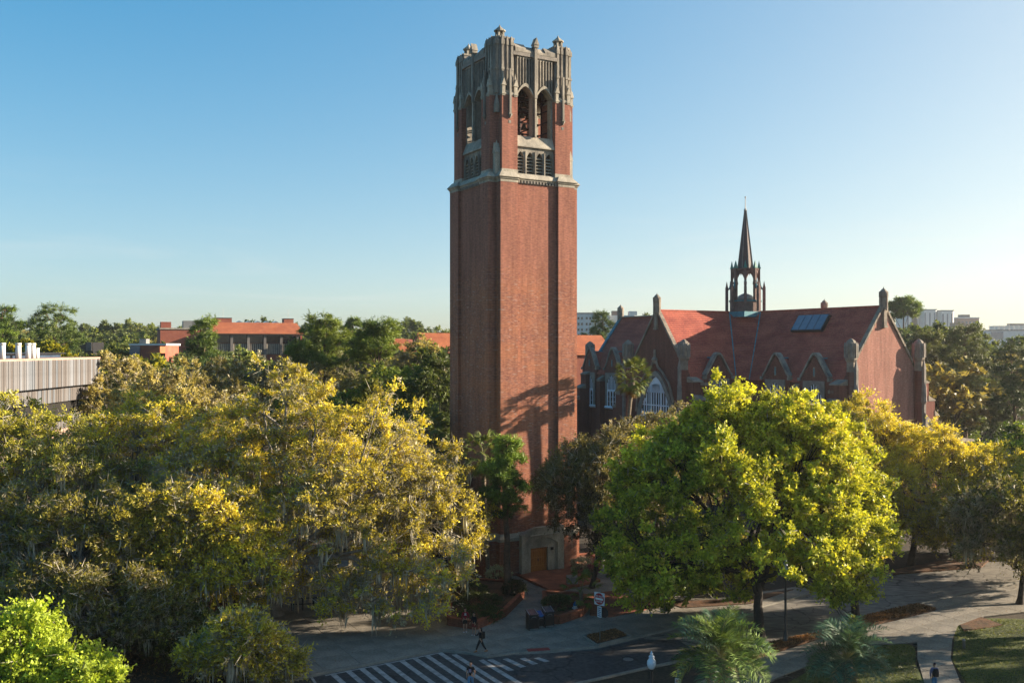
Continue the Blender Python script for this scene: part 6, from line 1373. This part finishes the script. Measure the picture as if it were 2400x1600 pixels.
def person(label, x, y, z, face, H, legs, arms, top, bottom, shoes, hair=HAIR, shorts=False, short_sleeve=False, cap=None, pack=None, lean=0.0, long_hair=False, print_=None, phone=False):
    """face: heading in degrees; the figure looks along its local -y. legs/arms: per side (forward angle, bend) in degrees"""
    t = thing('person', label, 'person', (x, y, z), face); k = H/1.75
    V = []; E = []; Rr = []
    def v(p, r): V.append((p[0]*k, p[1]*k, p[2]*k)); Rr.append((r[0]*k, r[1]*k) if isinstance(r, tuple) else r*k); return len(V)-1
    def e(a, b): E.append((a, b)); return b
    pel = v((0, 0, .95), .135); wst = e(pel, v((0, -.01-lean*.3, 1.12), .115)); ch = e(wst, v((0, -lean*.7, 1.33), .135)); nb = e(ch, v((0, -lean, 1.47), .075)); nk = e(nb, v((0, -lean-.01, 1.53), .052)); jw = e(nk, v((0, -lean-.035, 1.60), .072)); hd_ = e(jw, v((0, -lean-.02, 1.68), .092)); e(hd_, v((0, -lean-.01, 1.735), .06)); ns = e(hd_, v((0, -lean-.125, 1.655), .016))
    for s in (-1, 1): e(hd_, v((s*.098, -lean-.01, 1.665), .018))
    J = {}
    for i, s in enumerate((-1, 1)):
        fa_, bd = legs[i]; a = R(fa_); hip = e(pel, v((s*.09, 0, .90), .092)); kn = np.array([s*.10, -math.sin(a)*.44, .90-math.cos(a)*.42]); a2 = a-R(bd)
        an_ = kn+np.array([0, -math.sin(a2)*.42, -math.cos(a2)*.40]); K_ = e(hip, v(kn, .058)); cf = e(K_, v((kn*.6+an_*.4)+[0, .015, 0], .055)); A_ = e(cf, v(an_, .036)); J[('leg', i)] = (V[hip], V[K_], V[A_])
        hl = e(A_, v(an_+[0, .03, -.045], .035)); e(A_, v(an_+[0, -.13, -.055], .032))
    for i, s in enumerate((-1, 1)):
        fa_, bd, out = arms[i]; a = R(fa_); sh = e(ch, v((s*.175, -lean*.8, 1.42), .056)); o_ = R(out)
        el_ = np.array([s*(.19+math.sin(o_)*.28), -lean*.8-math.sin(a)*.27, 1.42-math.cos(a)*.27*math.cos(o_)]); a2 = a+R(bd); wr = el_+np.array([-s*.03, -math.sin(a2)*.25, -math.cos(a2)*.24])
        EL = e(sh, v(el_, .042)); W_ = e(EL, v(wr, .028)); d = (wr-el_)/np.linalg.norm(wr-el_); pm_ = e(W_, v(wr+d*.075, (.036, .018))); J[('arm', i)] = (V[sh], V[EL], V[W_])
        side = np.cross(d, [s, 0, 0]); side = side/max(np.linalg.norm(side), 1e-6)
        for q, ln in ((-1.5, .062), (-.5, .078), (.5, .082), (1.5, .07)):
            b0 = wr+d*.085+side*q*.018; f1 = e(pm_, v(b0+d*ln*.5, .0095)); e(f1, v(b0+d*ln+np.array([-s*.02, 0, 0]), .0085))
        th = e(pm_, v(wr+d*.05-side*.045, .011)); e(th, v(wr+d*.09-side*.055, .009))
    newobj('body', skin_mesh('body', V, E, Rr, SKIN), t)
    # trousers or shorts
    v2 = [V[0], (0, -.01*k, 1.02*k)]; e2 = [(0, 1)]; r2 = [.155*k, .14*k]
    for i in range(2):
        h_, kn, an_ = [np.array(q) for q in J[('leg', i)]]; b0 = len(v2); v2.append(tuple(h_)); r2.append(.112*k)
        if shorts: v2.append(tuple(h_*.25+kn*.75)); r2.append(.092*k); e2 += [(0, b0), (b0, b0+1)]
        else: v2.append(tuple(kn)); r2.append(.078*k); v2.append(tuple(kn*.12+an_*.88)); r2.append(.058*k); e2 += [(0, b0), (b0, b0+1), (b0+1, b0+2)]
    newobj('shorts' if shorts else 'trousers', skin_mesh('trousers', v2, e2, r2, bottom), t)
    v3 = [(0, 0, .98*k), V[1], V[2], (0, -lean*k, 1.475*k)]; e3 = [(0, 1), (1, 2), (2, 3)]; r3 = [.150*k, .135*k, .158*k, .085*k]
    for i in range(2):
        s_, el_, wr = [np.array(q) for q in J[('arm', i)]]; b0 = len(v3); v3.append(tuple(s_)); r3.append(.075*k); v3.append(tuple(el_ if not short_sleeve else s_*.35+el_*.65)); r3.append(.058*k); e3 += [(2, b0), (b0, b0+1)]
        if not short_sleeve: v3.append(tuple(el_*.08+wr*.92)); r3.append(.042*k); e3.append((b0+1, b0+2))
    newobj('top', skin_mesh('top', v3, e3, r3, top, 1), t)
    for i in range(2):
        an_ = np.array(J[('leg', i)][2])/k; b = MB(); p = an_
        b.loft([[((p[0]+a_*w)*k, (p[1]+yy)*k, (p[2]-.085+hh*c_)*k) for a_, c_ in ((-1, 0), (1, 0), (1, .6), (.5, 1), (-.5, 1), (-1, .6))] for yy, w, hh in ((.07, .035, .07), (.02, .045, .10), (-.08, .05, .06), (-.17, .035, .045))]); b.build('shoe', shoes, t)
    hp = (0, -lean*k, 1.69*k); hv = [(0, (-lean+.0)*k, 1.70*k), (0, (-lean+.035)*k, 1.74*k)]; hr = [.098*k, .085*k]
    if long_hair: hv.append((0, (-lean+.09)*k, 1.60*k)); hr.append(.07*k); hv.append((0, (-lean+.11)*k, 1.45*k)); hr.append(.05*k)
    else: hv.append((0, (-lean+.05)*k, 1.66*k)); hr.append(.08*k)
    hv = [(a_, b_+.018*k, c_+.012*k) for a_, b_, c_ in hv]
    newobj('hair', skin_mesh('hair', hv, [(i, i+1) for i in range(len(hv)-1)], hr, hair, 0), t)
    for s in (-1, 1): MB().fr(s*.032*k, (-lean-.108)*k, 1.678*k, 1.688*k, .008*k, .008*k, 6).build('eye', M['metal_black'], t)
    if cap: b = MB(); b.lathe(0, (-lean-.0)*k, [(.105*k, 1.70*k), (.10*k, 1.76*k), (.05*k, 1.80*k), (.01*k, 1.805*k)], 12); b.box(-.07*k, .07*k, (-lean-.19)*k, (-lean-.08)*k, 1.705*k, 1.72*k); b.build('cap', cap, t)
    if pack:
        b = MB(); b.loft([[(x_*k, (yy-lean*.8)*k, z_*k) for x_, z_ in ((-.15*w, 1.02), (.15*w, 1.02), (.17*w, 1.25), (.11*w, 1.46), (-.11*w, 1.46), (-.17*w, 1.25))] for yy, w in ((.14, 1), (.27, .95), (.32, .7))]); b.build('backpack', pack, t)
    if print_:
        for (w, z1, z2, mm) in print_:
            MB().box(-w*k, w*k, (-lean*.7-.178)*k, (-lean*.7-.168)*k, z1*k, z2*k).build('shirt_print', mm, t)
    if phone:
        wr = np.array(J[('arm', 0)][2]); MB().box(wr[0]-.03*k, wr[0]+.03*k, wr[1]-.12*k, wr[1]-.05*k, wr[2]-.02*k, wr[2]+.09*k).build('phone', M['glass_blue'], t)
    return t
blk = cloth('black_cloth', (.012,.012,.014)); navy = cloth('navy_cloth', (.02,.03,.07)); red = cloth('red_hoodie', (.26,.012,.025)); rsh = cloth('red_shorts', (.30,.04,.04)); wht = cloth('white_cloth', (.70,.70,.68)); jean = cloth('light_jeans', (.10,.25,.42)); ppl = cloth('purple_grey_shirt', (.22,.20,.32)); drk = cloth('dark_trousers', (.03,.022,.02))
shw = cloth('white_shoe', (.62,.66,.72)); shb = cloth('brown_shoe', (.32,.12,.03))
st = [(2, 2), (-2, 0)]
x, y = gp(1090, 1484); person('person in a crimson hooded top with white print and dark shorts, standing', x, y, SW, R(10), 1.66, [(3, 3), (-3, 0)], [(5, 15, 10), (10, 55, 16)], red, drk, shw, shorts=True, print_=[(.07, 1.34, 1.42, wht), (.09, 1.27, 1.30, wht)])
x, y = gp(1111, 1491); person('person in a black top and red shorts, standing beside the one in crimson', x, y, SW, R(-35), 1.52, [(4, 5), (-4, 0)], [(10, 40, 8), (5, 20, 8)], blk, rsh, shw, shorts=True)
x, y = gp(1127, 1533); person('person in black walking left off the kerb with a black backpack', x, y, SW, R(-70), 1.62, [(26, 6), (-20, 16)], [(35, 75, 5), (-15, 20, 5)], blk, blk, shb, pack=blk, lean=.05, phone=True, long_hair=True)
x, y = X_(1103, 56.3), 56.3; person('person in a black shirt with white print and light blue jeans on the crosswalk', x, y, .02, R(-10), 1.68, [(12, 6), (-10, 8)], [(5, 20, 10), (-10, 25, 14)], blk, jean, shw, short_sleeve=True, print_=[(.08, 1.18, 1.38, ppl)])
x, y = gp(1516, 1440); person('person in a white top and black trousers walking past the brick paving', x, y, SW, R(75), 1.47, [(24, 4), (-20, 20)], [(-20, 15, 22), (20, 20, 22)], wht, blk, shw, hair=cloth('grey_hair', (.3,.3,.3)), lean=.03)
x, y = X_(2190, 55.8), 55.8; person('person in a lilac shirt with black backpack, seen from behind on the path', x, y, SW, R(180), 1.68, [(10, 4), (-10, 10)], [(8, 15, 14), (-8, 15, 14)], ppl, jean, shw, pack=blk, hair=cloth('auburn_hair', (.06,.03,.05)))
# ============================================================ AIR
m = bpy.data.materials.new('haze'); m.use_nodes = True; nt = m.node_tree; nt.nodes.clear()
pv_ = nt.nodes.new("ShaderNodeVolumePrincipled"); pv_.inputs['Color'].default_value = (.93, .96, 1.0, 1); pv_.inputs['Density'].default_value = .0001; pv_.inputs['Anisotropy'].default_value = .45
oo = nt.nodes.new("ShaderNodeOutputMaterial"); nt.links.new(pv_.outputs[0], oo.inputs['Volume'])
hz = MB().box(-2600, 2600, -150, 3200, -1.5, 62).build('haze', m); hz["kind"] = 'stuff'
